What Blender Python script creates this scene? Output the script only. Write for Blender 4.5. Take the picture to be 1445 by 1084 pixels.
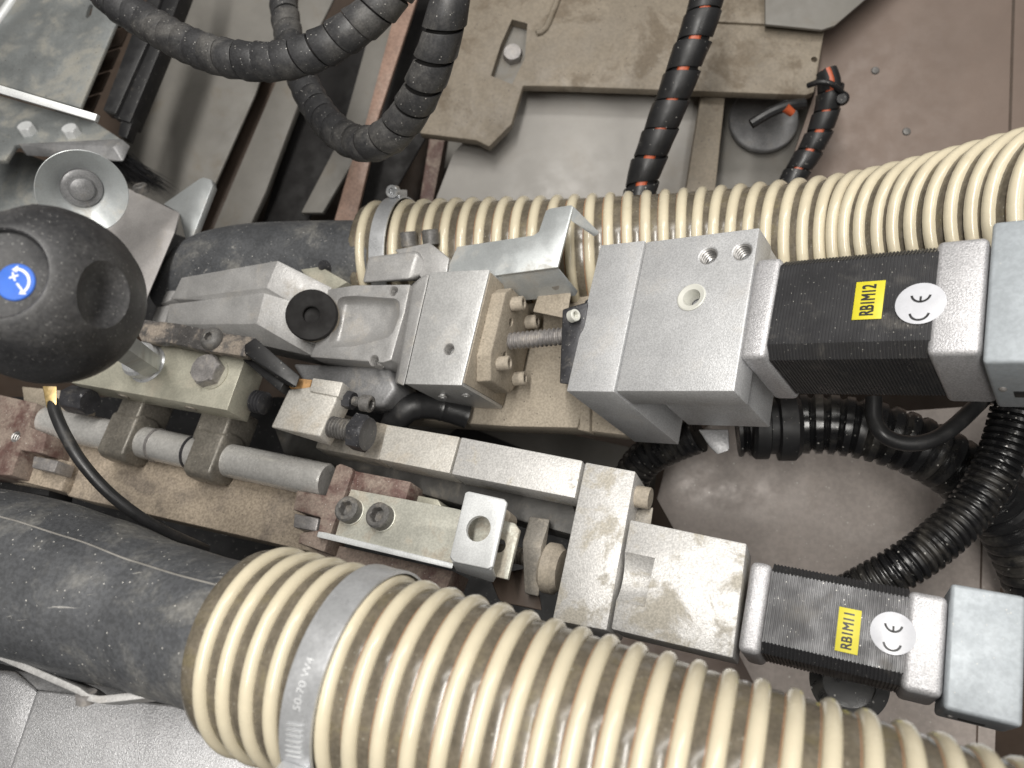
import bpy, bmesh, math, random
from mathutils import Vector, Matrix
random.seed(11)
for o in list(bpy.data.objects): bpy.data.objects.remove(o)
SC = bpy.context.scene
COL = SC.collection

# ------------------------------------------------------------------ camera, light, exposure
# survey of the photograph: focal length and centre in photo pixels, gravity's vanishing point
FPX, CX, CY = 1085.0, 722.5, 542.0
GV = Vector(((900-CX)/FPX, (1500-CY)/FPX, 1.0)).normalized()      # gravity in lens coordinates (right, down, forward)
_wz = -GV
_wx = (Vector((1, 0, 0)) - _wz*_wz.x).normalized()
_wy = _wz.cross(_wx)
ROT = Matrix((_wx, _wy, _wz))
CAMPOS = Vector((0, 0, 0.75))
def W(x, y, z):                      # lens coordinates in mm -> world metres
    return ROT @ Vector((x, y, z))*0.001 + CAMPOS
def PD(px, py, d):                   # photo pixel at distance d (mm)
    return W((px-CX)/FPX*d, (py-CY)/FPX*d, d)

cam_data = bpy.data.cameras.new('camera')
cam = bpy.data.objects.new('camera', cam_data); COL.objects.link(cam)
cam_data.sensor_width = 36.0
cam_data.lens = FPX/1445.0*36.0
cam_data.clip_start = 0.01; cam_data.clip_end = 50
M = (ROT @ Matrix(((1, 0, 0), (0, -1, 0), (0, 0, -1)))).to_4x4(); M.translation = CAMPOS
cam.matrix_world = M
cam_data.dof.use_dof = True
cam_data.dof.focus_distance = 0.36
cam_data.dof.aperture_fstop = 12.0
SC.camera = cam

world = bpy.data.worlds.new('World'); SC.world = world; world.use_nodes = True
bg = world.node_tree.nodes['Background']
bg.inputs[0].default_value = (1.0, 0.98, 0.95, 1); bg.inputs[1].default_value = 0.055

def area(name, pos, target, sx, sy, power, col, along=(0, 1, 0)):
    yaxis = ROT @ Vector(along); l = bpy.data.lights.new(name, 'AREA'); l.shape = 'RECTANGLE'; l.size = sx; l.size_y = sy
    l.energy = power; l.color = col
    o = bpy.data.objects.new(name, l); COL.objects.link(o)
    o.location = pos
    zz = (pos-target).normalized(); xx = yaxis.cross(zz).normalized(); yy = zz.cross(xx)
    o.rotation_euler = Matrix((xx, yy, zz)).transposed().to_euler()
    return o
TGT = W(30, 20, 380)
area('ceiling_lamp', W(-260, -330, -760), TGT, 0.10, 1.20, 17.5, (1.0, 0.97, 0.92))
area('ceiling_lamp', W(430, -260, -900), TGT, 0.10, 1.20, 4.0, (1.0, 0.97, 0.92))
area('ceiling_lamp', W(60, -950, -420), TGT, 0.12, 1.20, 5.5, (1.0, 0.97, 0.92), (1, 0, 0))

SC.view_settings.view_transform = 'Standard'; SC.view_settings.look = 'None'
SC.view_settings.gamma = 1; SC.view_settings.exposure = 0.0
SC.view_settings.use_curve_mapping = False
SC.render.engine = 'CYCLES'

# ------------------------------------------------------------------ survey planes
class Plane:
    """A surveyed plane: 'vp' is where its downward normal vanishes in the photo, c its distance on the lens axis (mm)."""
    def __init__(s, vp, c):
        s.a = (vp[0]-CX)/FPX; s.b = (vp[1]-CY)/FPX; s.L = math.sqrt(1+s.a**2+s.b**2); s.c = c
        s.n = Vector((s.a, s.b, 1))/s.L
        s.N = ROT @ s.n              # world direction "down into the plane"
    def p(s, px, py, h=0):
        u = (px-CX)/FPX; v = (py-CY)/FPX
        d = (s.c+h*s.L)/(1+s.a*u+s.b*v)
        return W(u*d, v*d, d)
class Local:
    """Axes on a plane: x from pixel o towards pixel a, z up out of the plane, y = z cross x. mm."""
    def __init__(s, P, o, a, h=0):
        s.P = P; s.O = P.p(o[0], o[1], h); s.z = -P.N
        x = P.p(a[0], a[1], h)-s.O
        s.x = (x - s.z*x.dot(s.z)).normalized(); s.y = s.z.cross(s.x)
    def uv(s, px, py, h=0):
        q = (s.P.p(px, py, h)-s.O)*1000
        return q.dot(s.x), q.dot(s.y), q.dot(s.z)
    def pt(s, x, y, z):
        return s.O + (s.x*x + s.y*y + s.z*z)*0.001
    def d(s, x, y, z):
        return (s.x*x + s.y*y + s.z*z).normalized()

# ------------------------------------------------------------------ materials
MATS = {}
def nd(nt, t, **kw):
    n = nt.nodes.new(t)
    for k, v in kw.items(): setattr(n, k, v)
    return n
def mat(name, col, metal=0.0, rough=0.5, var=None, dust=None, specks=None, bump=None, bump2=None, scratch=None, rvar=0.12, coat=0.0, spec=0.5, grain=None):
    m = bpy.data.materials.new(name); m.use_nodes = True; nt = m.node_tree; L = nt.links
    b = nt.nodes['Principled BSDF']
    tc = nd(nt, 'ShaderNodeTexCoord')
    def noise(scale, detail=4, rough_=0.6, dist=0.0, stretch=None):
        n = nd(nt, 'ShaderNodeTexNoise'); n.inputs['Scale'].default_value = scale
        n.inputs['Detail'].default_value = detail; n.inputs['Roughness'].default_value = rough_
        n.inputs['Distortion'].default_value = dist
        if stretch:
            mp = nd(nt, 'ShaderNodeMapping'); mp.inputs['Scale'].default_value = stretch[0]; mp.inputs['Rotation'].default_value = stretch[1]
            L.new(tc.outputs['Object'], mp.inputs['Vector']); L.new(mp.outputs[0], n.inputs['Vector'])
        else: L.new(tc.outputs['Object'], n.inputs['Vector'])
        return n.outputs['Fac']
    def ramp(src, lo, hi, a=0.0, c=1.0):
        r = nd(nt, 'ShaderNodeMapRange'); r.interpolation_type = 'SMOOTHSTEP'
        r.inputs['From Min'].default_value = lo; r.inputs['From Max'].default_value = hi
        r.inputs['To Min'].default_value = a; r.inputs['To Max'].default_value = c
        L.new(src, r.inputs['Value']); return r.outputs[0]
    def mix(fac, a, c, blend='MIX'):
        x = nd(nt, 'ShaderNodeMix', data_type='RGBA', blend_type=blend)
        if isinstance(fac, float): x.inputs[0].default_value = fac
        else: L.new(fac, x.inputs[0])
        for i, v in ((6, a), (7, c)):
            if isinstance(v, tuple): x.inputs[i].default_value = (*v, 1)
            else: L.new(v, x.inputs[i])
        return x.outputs[2]
    cur = tuple(col); rsrc = None; msrc = None
    if var:
        sc, amt = var
        f = ramp(noise(sc, 6, 0.65), 0.25, 0.75)
        cur = mix(f, tuple(max(0, c*(1-amt)) for c in col), tuple(min(1, c*(1+amt)) for c in col))
    if scratch:
        sc_col, sc_scale, thr, stf = scratch
        f = ramp(noise(sc_scale, 3, 0.7, 0.3, stf), thr, thr+0.05, 0, 0.8)
        cur = mix(f, cur, sc_col)
    dmask = None
    if dust:
        dc, sc, lo, hi, amt = dust
        dmask = ramp(noise(sc, 7, 0.7, 0.4), lo, hi, 0, amt)
        cur = mix(dmask, cur, dc)
    if specks:
        sc_, scale, thr = specks
        vo = nd(nt, 'ShaderNodeTexVoronoi'); vo.inputs['Scale'].default_value = scale*2.1; L.new(tc.outputs['Object'], vo.inputs['Vector'])
        sp = nd(nt, 'ShaderNodeSeparateColor'); L.new(vo.outputs['Color'], sp.inputs[0])
        size = ramp(sp.outputs[0], thr, 1.0, 0.0, 0.34)
        lt = nd(nt, 'ShaderNodeMath', operation='LESS_THAN'); L.new(vo.outputs['Distance'], lt.inputs[0]); L.new(size, lt.inputs[1])
        am = nd(nt, 'ShaderNodeMath', operation='MULTIPLY'); L.new(lt.outputs[0], am.inputs[0]); L.new(ramp(sp.outputs[1], 0, 1, 0.25, 0.9), am.inputs[1])
        cur = mix(am.outputs[0], cur, sc_)
    if grain:
        f = ramp(noise(grain[0], 2, 0.6), 0.35, 0.65, 1-grain[1], 1+grain[1])
        vm = nd(nt, 'ShaderNodeVectorMath', operation='SCALE')
        if isinstance(cur, tuple): vm.inputs[0].default_value = cur
        else: L.new(cur, vm.inputs[0])
        L.new(f, vm.inputs['Scale']); cur = vm.outputs[0]
    if isinstance(cur, tuple): b.inputs['Base Color'].default_value = (*cur, 1)
    else: L.new(cur, b.inputs['Base Color'])
    # roughness with variation (and dust)
    rn = ramp(noise(70, 5), 0.3, 0.7, max(0.05, rough-rvar), min(1, rough+rvar))
    if dmask is not None:
        x = nd(nt, 'ShaderNodeMix', data_type='FLOAT'); L.new(dmask, x.inputs[0]); L.new(rn, x.inputs[2]); x.inputs[3].default_value = 0.85
        rn = x.outputs[0]
        if metal > 0:
            y = nd(nt, 'ShaderNodeMapRange'); L.new(dmask, y.inputs[0]); y.inputs[3].default_value = metal; y.inputs[4].default_value = 0.0
            L.new(y.outputs[0], b.inputs['Metallic'])
    else: b.inputs['Metallic'].default_value = metal
    L.new(rn, b.inputs['Roughness'])
    b.inputs['Specular IOR Level'].default_value = spec
    b.inputs['Coat Weight'].default_value = coat; b.inputs['Coat Roughness'].default_value = 0.12
    prev = None
    for bp in (bump, bump2):
        if not bp: continue
        scale, dist = bp[0], bp[1]
        n = nd(nt, 'ShaderNodeBump'); n.inputs['Strength'].default_value = bp[3] if len(bp) > 3 else 0.6; n.inputs['Distance'].default_value = dist
        L.new(noise(scale, 3, 0.6, 0.0, bp[2] if len(bp) > 2 else None), n.inputs['Height'])
        if prev: L.new(prev, n.inputs['Normal'])
        prev = n.outputs[0]
    if prev: L.new(prev, b.inputs['Normal'])
    MATS[name] = m
    return m
DUST = (0.40, 0.35, 0.28)
BLK = (0.10, 0.085, 0.07); WHT = (0.62, 0.60, 0.56)
mat('blasted_aluminium', (0.585, 0.59, 0.60), 0.35, 0.46, (38, 0.09), (DUST, 40, 0.52, 0.74, 0.30), None, (1500, 0.00025), (600, 0.00012), grain=(1300, 0.13), rvar=0.05)
mat('blasted_dusty', (0.60, 0.59, 0.575), 0.35, 0.48, (60, 0.06), ((.38, .34, .26), 42, 0.50, 0.62, 0.65), None, (1400, 0.00025), (600, 0.00012), grain=(1000, 0.14), rvar=0.05)
mat('milled_aluminium', (0.54, 0.54, 0.535), 0.4, 0.42, (40, 0.07), (DUST, 45, 0.56, 0.75, 0.4), None, (700, 0.00012), (1200, 0.00012, ((1, 0.1, 1), (0.3, 0, 0.5))), grain=(900, 0.10), rvar=0.06)
mat('cast_aluminium', (0.40, 0.395, 0.39), 0.35, 0.46, (35, 0.10), (DUST, 50, 0.52, 0.72, 0.4), (WHT, 700, 0.93), (700, 0.0002), grain=(1200, 0.10))
mat('guide_grey', (0.45, 0.43, 0.42), 0.2, 0.5, (35, 0.08), (DUST, 50, 0.52, 0.72, 0.3), (WHT, 700, 0.93), (700, 0.00015), grain=(1200, 0.08))
mat('cast_dark', (0.26, 0.26, 0.265), 0.4, 0.45, (35, 0.18), (DUST, 60, 0.52, 0.75, 0.4), None, (700, 0.00015), grain=(1000, 0.12))
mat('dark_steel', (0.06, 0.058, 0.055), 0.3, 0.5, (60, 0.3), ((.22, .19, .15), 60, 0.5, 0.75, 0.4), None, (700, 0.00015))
mat('dusty_casting', (0.33, 0.285, 0.225), 0.0, 0.8, (60, 0.14), (DUST, 26, 0.38, 0.62, 0.8), (BLK, 330, 0.88), (800, 0.00025), grain=(800, 0.14))
mat('rail_dirt', (0.25, 0.21, 0.17), 0.0, 0.8, (50, 0.25), ((.42, .35, .27), 22, 0.36, 0.56, 0.9), (BLK, 420, 0.72), (600, 0.0004), grain=(700, 0.2))
mat('dusty_steel', (0.28, 0.26, 0.23), 0.35, 0.5, (60, 0.2), (DUST, 60, 0.42, 0.66, 0.75), None, (900, 0.0002), grain=(900, 0.12))
mat('beam_steel', (0.53, 0.51, 0.47), 0.25, 0.52, (60, 0.08), (DUST, 50, 0.47, 0.65, 0.6), None, (800, 0.0003), (300, 0.0002), grain=(900, 0.13), rvar=0.05)
mat('red_paint', (0.12, 0.066, 0.057), 0.0, 0.6, (60, 0.2), ((.30, .245, .205), 50, 0.36, 0.58, 0.85), (WHT, 500, 0.9), (700, 0.0003), grain=(800, 0.15))
mat('zinc_sheet', (0.52, 0.545, 0.55), 0.45, 0.4, (30, 0.10), (DUST, 24, 0.50, 0.68, 0.6), None, (400, 0.00006), grain=(1200, 0.05))
mat('galvanised_dull', (0.27, 0.285, 0.285), 0.35, 0.42, (26, 0.22), ((.34, .32, .27), 22, 0.46, 0.62, 0.65), (BLK, 300, 0.9), (300, 0.0001), grain=(900, 0.08))
mat('cap_steel', (0.41, 0.445, 0.475), 0.2, 0.5, (60, 0.06), None, (WHT, 500, 0.95), (600, 0.00006), grain=(500, 0.06))
mat('bright_zinc', (0.72, 0.735, 0.74), 0.25, 0.45, (60, 0.05), (DUST, 60, 0.66, 0.85, 0.4), None, (900, 0.0001), grain=(1200, 0.07))
mat('yellow_zinc', (0.50, 0.485, 0.40), 0.4, 0.42, (40, 0.10), (DUST, 45, 0.50, 0.68, 0.55), None, (700, 0.0001), grain=(900, 0.08))
mat('greenish_zinc', (0.55, 0.545, 0.48), 0.3, 0.45, (40, 0.08), (DUST, 38, 0.50, 0.62, 0.75), (WHT, 800, 0.9), (800, 0.0001), grain=(900, 0.1))
mat('black_oxide', (0.05, 0.05, 0.055), 0.3, 0.42, (200, 0.3), ((.24, .22, .19), 120, 0.52, 0.75, 0.45), (WHT, 800, 0.9), (900, 0.0002))
mat('grey_oxide', (0.15, 0.145, 0.14), 0.3, 0.5, (200, 0.25), (DUST, 90, 0.5, 0.72, 0.45), None, (900, 0.0002), grain=(900, 0.15))
mat('lever_worn', (0.085, 0.08, 0.078), 0.2, 0.5, (90, 0.25), ((.32, .27, .22), 60, 0.47, 0.62, 0.75), (WHT, 700, 0.88), (900, 0.0002), grain=(900, 0.15))
mat('bolt_steel', (0.32, 0.305, 0.30), 0.45, 0.42, (150, 0.2), (DUST, 150, 0.48, 0.72, 0.45), None, (900, 0.0002), grain=(900, 0.12))
mat('dusty_bolt', (0.37, 0.325, 0.265), 0.0, 0.7, (150, 0.2), (DUST, 150, 0.4, 0.65, 0.7), None, (900, 0.0002), grain=(900, 0.12))
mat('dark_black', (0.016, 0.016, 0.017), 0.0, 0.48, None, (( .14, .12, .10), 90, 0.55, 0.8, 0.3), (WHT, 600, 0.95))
mat('lamination', (0.05, 0.05, 0.053), 0.3, 0.38, None, (( .26, .24, .21), 45, 0.54, 0.74, 0.40), (WHT, 700, 0.90))
mat('knob_plastic', (0.036, 0.036, 0.038), 0.0, 0.44, (120, 0.2), (( .17, .165, .16), 28, 0.48, 0.75, 0.35), (( .42, .41, .39), 900, 0.80), (1600, 0.0001), grain=(900, 0.2))
mat('rubber_pipe', (0.08, 0.083, 0.089), 0.0, 0.48, (28, 0.25), (( .27, .26, .235), 28, 0.46, 0.68, 0.6), (WHT, 520, 0.92), (700, 0.00015), None, (( .36, .35, .33), 42, 0.66, ((1, 9, 1), (0.2, 0.3, 0.5))), grain=(600, 0.16))
mat('pipe_seam', (0.22, 0.21, 0.195), 0.0, 0.5, (80, 0.3))
mat('loom_plastic', (0.038, 0.038, 0.04), 0.0, 0.48, (80, 0.2), (( .20, .19, .175), 22, 0.48, 0.72, 0.5), (WHT, 500, 0.88), (900, 0.0001), grain=(900, 0.2))
mat('loom_clean', (0.02, 0.02, 0.021), 0.0, 0.42, (80, 0.2), (( .1, .095, .09), 30, 0.55, 0.85, 0.2), (WHT, 400, 0.95))
mat('orange_cable', (0.46, 0.09, 0.03), 0.0, 0.45)
mat('conduit_black', (0.012, 0.012, 0.013), 0.0, 0.3, None, (( .17, .155, .13), 40, 0.46, 0.75, 0.4), (WHT, 300, 0.9), spec=0.6)
mat('cable_black', (0.024, 0.024, 0.025), 0.0, 0.4, (90, 0.3), (( .24, .22, .19), 70, 0.55, 0.8, 0.35))
mat('hose_rib', (0.68, 0.61, 0.455), 0.0, 0.24, (45, 0.07), (( .40, .33, .21), 55, 0.58, 0.80, 0.45), None, (300, 0.00006), coat=0.35, rvar=0.06)
mat('hose_wall', (0.145, 0.125, 0.095), 0.0, 0.24, (70, 0.3), (( .145, .12, .05), 70, 0.5, 0.72, 0.6), (( .34, .32, .27), 420, 0.88), (160, 0.00012), None, coat=0.25, rvar=0.05, grain=(700, 0.12))
mat('copper_wire', (0.50, 0.27, 0.15), 0.0, 0.5)
mat('clamp_steel', (0.56, 0.57, 0.585), 0.5, 0.32, (120, 0.08), None, None, (500, 0.00005), grain=(900, 0.06))
mat('clamp_mark', (0.74, 0.75, 0.76), 0.2, 0.45)
mat('label_yellow', (0.68, 0.60, 0.035), 0.0, 0.45, (200, 0.05), (( .5, .46, .2), 120, 0.62, 0.85, 0.4))
mat('label_white', (0.62, 0.63, 0.67), 0.0, 0.3, (100, 0.08), ((.5, .48, .44), 150, 0.55, 0.75, 0.4))
mat('print_black', (0.02, 0.02, 0.022), 0.0, 0.5)
mat('label_blue', (0.03, 0.13, 0.55), 0.0, 0.4, (200, 0.1))
mat('print_white', (0.78, 0.79, 0.82), 0.0, 0.5)
mat('plastic_white', (0.62, 0.62, 0.57), 0.0, 0.4)
mat('brass', (0.60, 0.44, 0.20), 0.7, 0.4, (300, 0.25), (DUST, 150, 0.5, 0.7, 0.5))
mat('polished_shaft', (0.55, 0.54, 0.52), 0.35, 0.25, (40, 0.12), (DUST, 50, 0.54, 0.78, 0.35), None, (500, 0.00002), grain=(700, 0.1))
mat('yoke_iron', (0.20, 0.185, 0.16), 0.25, 0.36, (60, 0.2), (DUST, 70, 0.52, 0.75, 0.4), (WHT, 600, 0.93), (450, 0.0004), grain=(700, 0.15))
mat('silver_paint', (0.40, 0.40, 0.41), 0.45, 0.4, (60, 0.10), None, (WHT, 1500, 0.7), (1900, 0.0003), (900, 0.0002), grain=(1700, 0.2), rvar=0.05)
mat('grey_panel', (0.20, 0.19, 0.172), 0.0, 0.6, (14, 0.14), (( .18, .15, .11), 18, 0.52, 0.68, 0.5))
mat('grey_panel_light', (0.34, 0.325, 0.305), 0.0, 0.5, (12, 0.10), (( .30, .26, .21), 14, 0.5, 0.72, 0.45))
mat('pink_grey_panel', (0.42, 0.37, 0.34), 0.1, 0.45, (9, 0.12), (( .30, .24, .19), 10, 0.52, 0.72, 0.4), (WHT, 260, 0.88), grain=(300, 0.06))
mat('beige_paint', (0.235, 0.200, 0.155), 0.0, 0.6, (16, 0.15), (( .12, .09, .06), 24, 0.50, 0.64, 0.6), (BLK, 260, 0.86), grain=(400, 0.08))
mat('pink_panel', (0.20, 0.152, 0.126), 0.05, 0.55, (10, 0.12), (( .20, .15, .12), 8, 0.5, 0.75, 0.4), None, (700, 0.0001))
mat('brown_dark', (0.075, 0.052, 0.038), 0.0, 0.6, (20, 0.2))
mat('copper_strip', (0.31, 0.205, 0.16), 0.05, 0.55, (50, 0.15), (( .34, .28, .23), 60, 0.5, 0.7, 0.5), grain=(500, 0.15))
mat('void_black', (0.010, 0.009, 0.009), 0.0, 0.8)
mat('brush_black', (0.02, 0.02, 0.022), 0.0, 0.35)
mat('thread_steel', (0.42, 0.41, 0.40), 0.6, 0.35)
mat('cork', (0.42, 0.24, 0.10), 0.0, 0.7, (300, 0.3))
mat('motor_silver', (0.58, 0.575, 0.59), 0.45, 0.40, (80, 0.06), (DUST, 60, 0.66, 0.85, 0.3), (WHT, 1600, 0.8), (1500, 0.00035), (2600, 0.0002), grain=(1500, 0.18), rvar=0.05)

# ------------------------------------------------------------------ mesh building
class MB:
    def __init__(s): s.bm = bmesh.new()
    def _merge(s, t, bev=0, seg=2):
        bmesh.ops.recalc_face_normals(t, faces=t.faces)
        if bev > 0:
            ed = [e for e in t.edges if len(e.link_faces) == 2 and e.calc_face_angle(0) > 0.3]
            try: bmesh.ops.bevel(t, geom=ed, offset=bev*0.001, segments=seg, profile=0.5, affect='EDGES', clamp_overlap=True)
            except Exception: pass
        me = bpy.data.meshes.new('tmp'); t.to_mesh(me); t.free(); s.bm.from_mesh(me); bpy.data.meshes.remove(me)
        return s
    def hull(s, pts, bev=0.4, seg=2):
        t = bmesh.new()
        for p in pts: t.verts.new(p)
        bmesh.ops.remove_doubles(t, verts=t.verts, dist=1e-6)
        r = bmesh.ops.convex_hull(t, input=t.verts)
        dead = [g for g in r['geom_interior'] + r['geom_unused'] if isinstance(g, bmesh.types.BMVert)]
        bmesh.ops.delete(t, geom=list(set(dead)), context='VERTS')
        bmesh.ops.dissolve_limit(t, angle_limit=math.radians(1.5), verts=t.verts, edges=t.edges)
        return s._merge(t, bev, seg)
    def prism(s, top, vec, bev=0.4, seg=2):
        t = bmesh.new()
        a = [t.verts.new(p) for p in top]; b = [t.verts.new(p+vec) for p in top]
        n = len(a); t.faces.new(a); t.faces.new(list(reversed(b)))
        for i in range(n): t.faces.new((a[i], b[i], b[(i+1) % n], a[(i+1) % n]))
        return s._merge(t, bev, seg)
    def plate(s, P, pix, h0, h1, bev=0.4, seg=2):           # outline surveyed on a plane, given a thickness
        return s.prism([P.p(x, y, h0) for x, y in pix], P.N*(h1-h0)*0.001, bev, seg)
    def box(s, lo, x0, x1, y0, y1, z0, z1, bev=0.4, seg=2):
        return s.hull([lo.pt(x, y, z) for x in (x0, x1) for y in (y0, y1) for z in (z0, z1)], bev, seg)
    def lathe(s, o, ax, rings, seg=28, xd=None, cap0=True, cap1=True):   # rings: (r mm, z mm[, hex])
        ax = ax.normalized()
        if xd is None: xd = Vector((0.31, 0.74, 0.6))
        x = (xd - ax*xd.dot(ax)).normalized(); y = ax.cross(x)
        t = bmesh.new(); R = []
        for rg in rings:
            r, z = rg[0]*0.001, rg[1]*0.001; hx = len(rg) > 2 and rg[2]
            row = []
            for i in range(seg):
                th = 2*math.pi*i/seg
                rr = r
                if hx:
                    q = (th % (math.pi/3)) - math.pi/6; rr = r*math.cos(math.pi/6)/math.cos(q)
                row.append(t.verts.new(o + ax*z + (x*math.cos(th) + y*math.sin(th))*rr))
            R.append(row)
        for a, b in zip(R, R[1:]):
            for i in range(seg): t.faces.new((a[i], a[(i+1) % seg], b[(i+1) % seg], b[i]))
        if cap0: t.faces.new(list(reversed(R[0])))
        if cap1: t.faces.new(R[-1])
        return s._merge(t)
    def cyl(s, p0, p1, r0, r1=None, seg=24, ch=0.0):
        r1 = r0 if r1 is None else r1; h = (p1-p0).length*1000
        rg = [(r0, 0), (r1, h)] if ch <= 0 else [(r0-ch, 0), (r0, ch), (r1, h-ch), (r1-ch, h)]
        return s.lathe(p0, p1-p0, rg, seg)
    def tube(s, path, rfun, seg=20, caps=True):             # path: Path, rfun(s mm)->r mm
        t = bmesh.new(); R = []
        for sv, rv in rfun:
            p, tt, n, b = path.at(sv)
            R.append([t.verts.new(p + (n*math.cos(2*math.pi*i/seg) + b*math.sin(2*math.pi*i/seg))*rv*0.001) for i in range(seg)])
        for a, c in zip(R, R[1:]):
            for i in range(seg): t.faces.new((a[i], a[(i+1) % seg], c[(i+1) % seg], c[i]))
        if caps: t.faces.new(list(reversed(R[0]))); t.faces.new(R[-1])
        return s._merge(t)
class Path:
    """smooth curve through points (metres), sampled by length in mm with turning frames"""
    def __init__(s, pts, ref=None):
        P = [pts[0]*2-pts[1]] + list(pts) + [pts[-1]*2-pts[-2]]
        q = []
        for i in range(1, len(P)-2):
            p0, p1, p2, p3 = P[i-1:i+3]
            for k in range(24):
                u = k/24
                q.append(0.5*((2*p1) + (p2-p0)*u + (2*p0-5*p1+4*p2-p3)*u*u + (3*p1-p0-3*p2+p3)*u**3))
        q.append(P[-2])
        s.q = q; s.l = [0.0]
        for a, b in zip(q, q[1:]): s.l.append(s.l[-1] + (b-a).length*1000)
        s.len = s.l[-1]
        s.t = [(q[min(i+1, len(q)-1)]-q[max(i-1, 0)]).normalized() for i in range(len(q))]
        ref = ref or (CAMPOS - q[0])
        n = (ref - s.t[0]*ref.dot(s.t[0])).normalized(); s.n = [n]
        for t in s.t[1:]:
            n = (n - t*n.dot(t)).normalized(); s.n.append(n)
    def at(s, x):
        x = min(max(x, 0), s.len)
        lo, hi = 0, len(s.l)-1
        while hi-lo > 1:
            m = (lo+hi)//2
            if s.l[m] <= x: lo = m
            else: hi = m
        f = (x-s.l[lo])/max(1e-9, s.l[hi]-s.l[lo])
        p = s.q[lo].lerp(s.q[hi], f); t = s.t[lo].lerp(s.t[hi], f).normalized(); n = s.n[lo].lerp(s.n[hi], f)
        n = (n - t*n.dot(t)).normalized()
        return p, t, n, t.cross(n)

BASE = {}
def set_base(o, v): BASE[o.name] = v
def base(o):
    while o.parent is not None: o = o.parent
    return BASE[o.name]
def tag(o, label, cat, group=None, kind=None):
    if label: o['label'] = label
    if cat: o['category'] = cat
    if group: o['group'] = group
    if kind: o['kind'] = kind
    return o
def thing(name, label, cat, loc, group=None):
    o = bpy.data.objects.new(name, None); COL.objects.link(o); o.empty_display_size = 0.01
    o.location = loc; set_base(o, loc.copy())
    return tag(o, label, cat, group)
def add(name, mb, material, parent=None, label=None, cat=None, group=None, kind=None, ang=32):
    me = bpy.data.meshes.new(name); mb.bm.to_mesh(me); mb.bm.free()
    if parent is None:
        vs = [v.co for v in me.vertices]; z = min(v.z for v in vs)
        c = sum(vs, Vector())/len(vs); loc = Vector((c.x, c.y, z))
    else: loc = base(parent)
    me.transform(Matrix.Translation(-loc))
    me.materials.append(MATS[material])
    for p in me.polygons: p.use_smooth = True
    me.set_sharp_from_angle(angle=math.radians(ang))
    o = bpy.data.objects.new(name, me); COL.objects.link(o)
    if parent is None: o.location = loc; set_base(o, loc)
    else: o.parent = parent
    return tag(o, label, cat, group, kind)
def cut(o, mb):                                             # drill or mill a real recess
    me = bpy.data.meshes.new('cutter'); mb.bm.to_mesh(me); mb.bm.free()
    me.transform(Matrix.Translation(-base(o)))
    c = bpy.data.objects.new('cutter', me); COL.objects.link(c)
    if o.parent is None: c.location = o.location
    else: c.parent = o.parent if o.parent.parent is None else o.parent.parent
    md = o.modifiers.new('cut', 'BOOLEAN'); md.object = c; md.operation = 'DIFFERENCE'; md.solver = 'EXACT'
    bpy.context.view_layer.update()
    dg = bpy.context.evaluated_depsgraph_get()
    nm = bpy.data.meshes.new_from_object(o.evaluated_get(dg))
    o.modifiers.clear(); old = o.data; o.data = nm; nm.name = old.name
    bpy.data.objects.remove(c); bpy.data.meshes.remove(me)
    nm.set_sharp_from_angle(angle=math.radians(32))

def socket_screw(parent, p, ax, r, h, material, name='cap_screw', hole=True):
    m = MB(); rh = r*0.55
    rings = [(r, 0), (r, h-0.14*r), (r-0.14*r, h)]
    if hole: rings += [(rh*1.12, h), (rh*1.1, h-0.08*r, True), (rh*1.1, h-0.75*r, True)]
    m.lathe(p, ax, rings, 30)
    return add(name, m, material, parent)
def hex_head(parent, p, ax, r, h, material, name='hex_bolt', xd=None):
    m = MB(); m.lathe(p, ax, [(r, 0, True), (r, h*0.86, True), (r*0.86, h)], 36, xd)
    return add(name, m, material, parent)
def threaded(parent, p, ax, r, ln, pitch, material, name='thread'):
    m = MB(); n = int(ln/pitch); rings = [(r*0.80, 0)]
    for i in range(n):
        rings += [(r*0.80, i*pitch+pitch*0.12), (r, i*pitch+pitch*0.4), (r, i*pitch+pitch*0.6), (r*0.80, i*pitch+pitch*0.9)]
    m.lathe(p, ax, rings, 24)
    return add(name, m, material, parent)
def tapped_hole(o, p, ax, r, depth, material='thread_steel'):
    """drilled hole with a thread insert: p on the surface, ax pointing out"""
    m = MB(); m.lathe(p, ax, [(r, -depth), (r, -0.5), (r*1.14, 0.0), (r*1.14, 0.6)], 28); cut(o, m)
    par = o
    m = MB(); n = max(3, int(depth/1.7))
    for i in range(n):
        z = -0.7-i*depth*0.9/n; st = depth*0.9/n
        m.lathe(p, ax, [(r*0.995, z), (r*0.84, z-st*0.30), (r*0.84, z-st*0.40), (r*0.995, z-st*0.7)], 28, cap0=False, cap1=False)
    add('thread_insert', m, material, par)
def text_mesh(body, size):
    cu = bpy.data.curves.new('lettering', 'FONT'); cu.body = body; cu.size = size; cu.align_x = 'CENTER'; cu.align_y = 'CENTER'
    cu.extrude = 0.0; cu.offset = 0.0; cu.resolution_u = 4
    ob = bpy.data.objects.new('lettering', cu); COL.objects.link(ob)
    bpy.context.view_layer.update()
    me = bpy.data.meshes.new_from_object(ob.evaluated_get(bpy.context.evaluated_depsgraph_get()))
    bpy.data.objects.remove(ob); bpy.data.curves.remove(cu)
    return me
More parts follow.
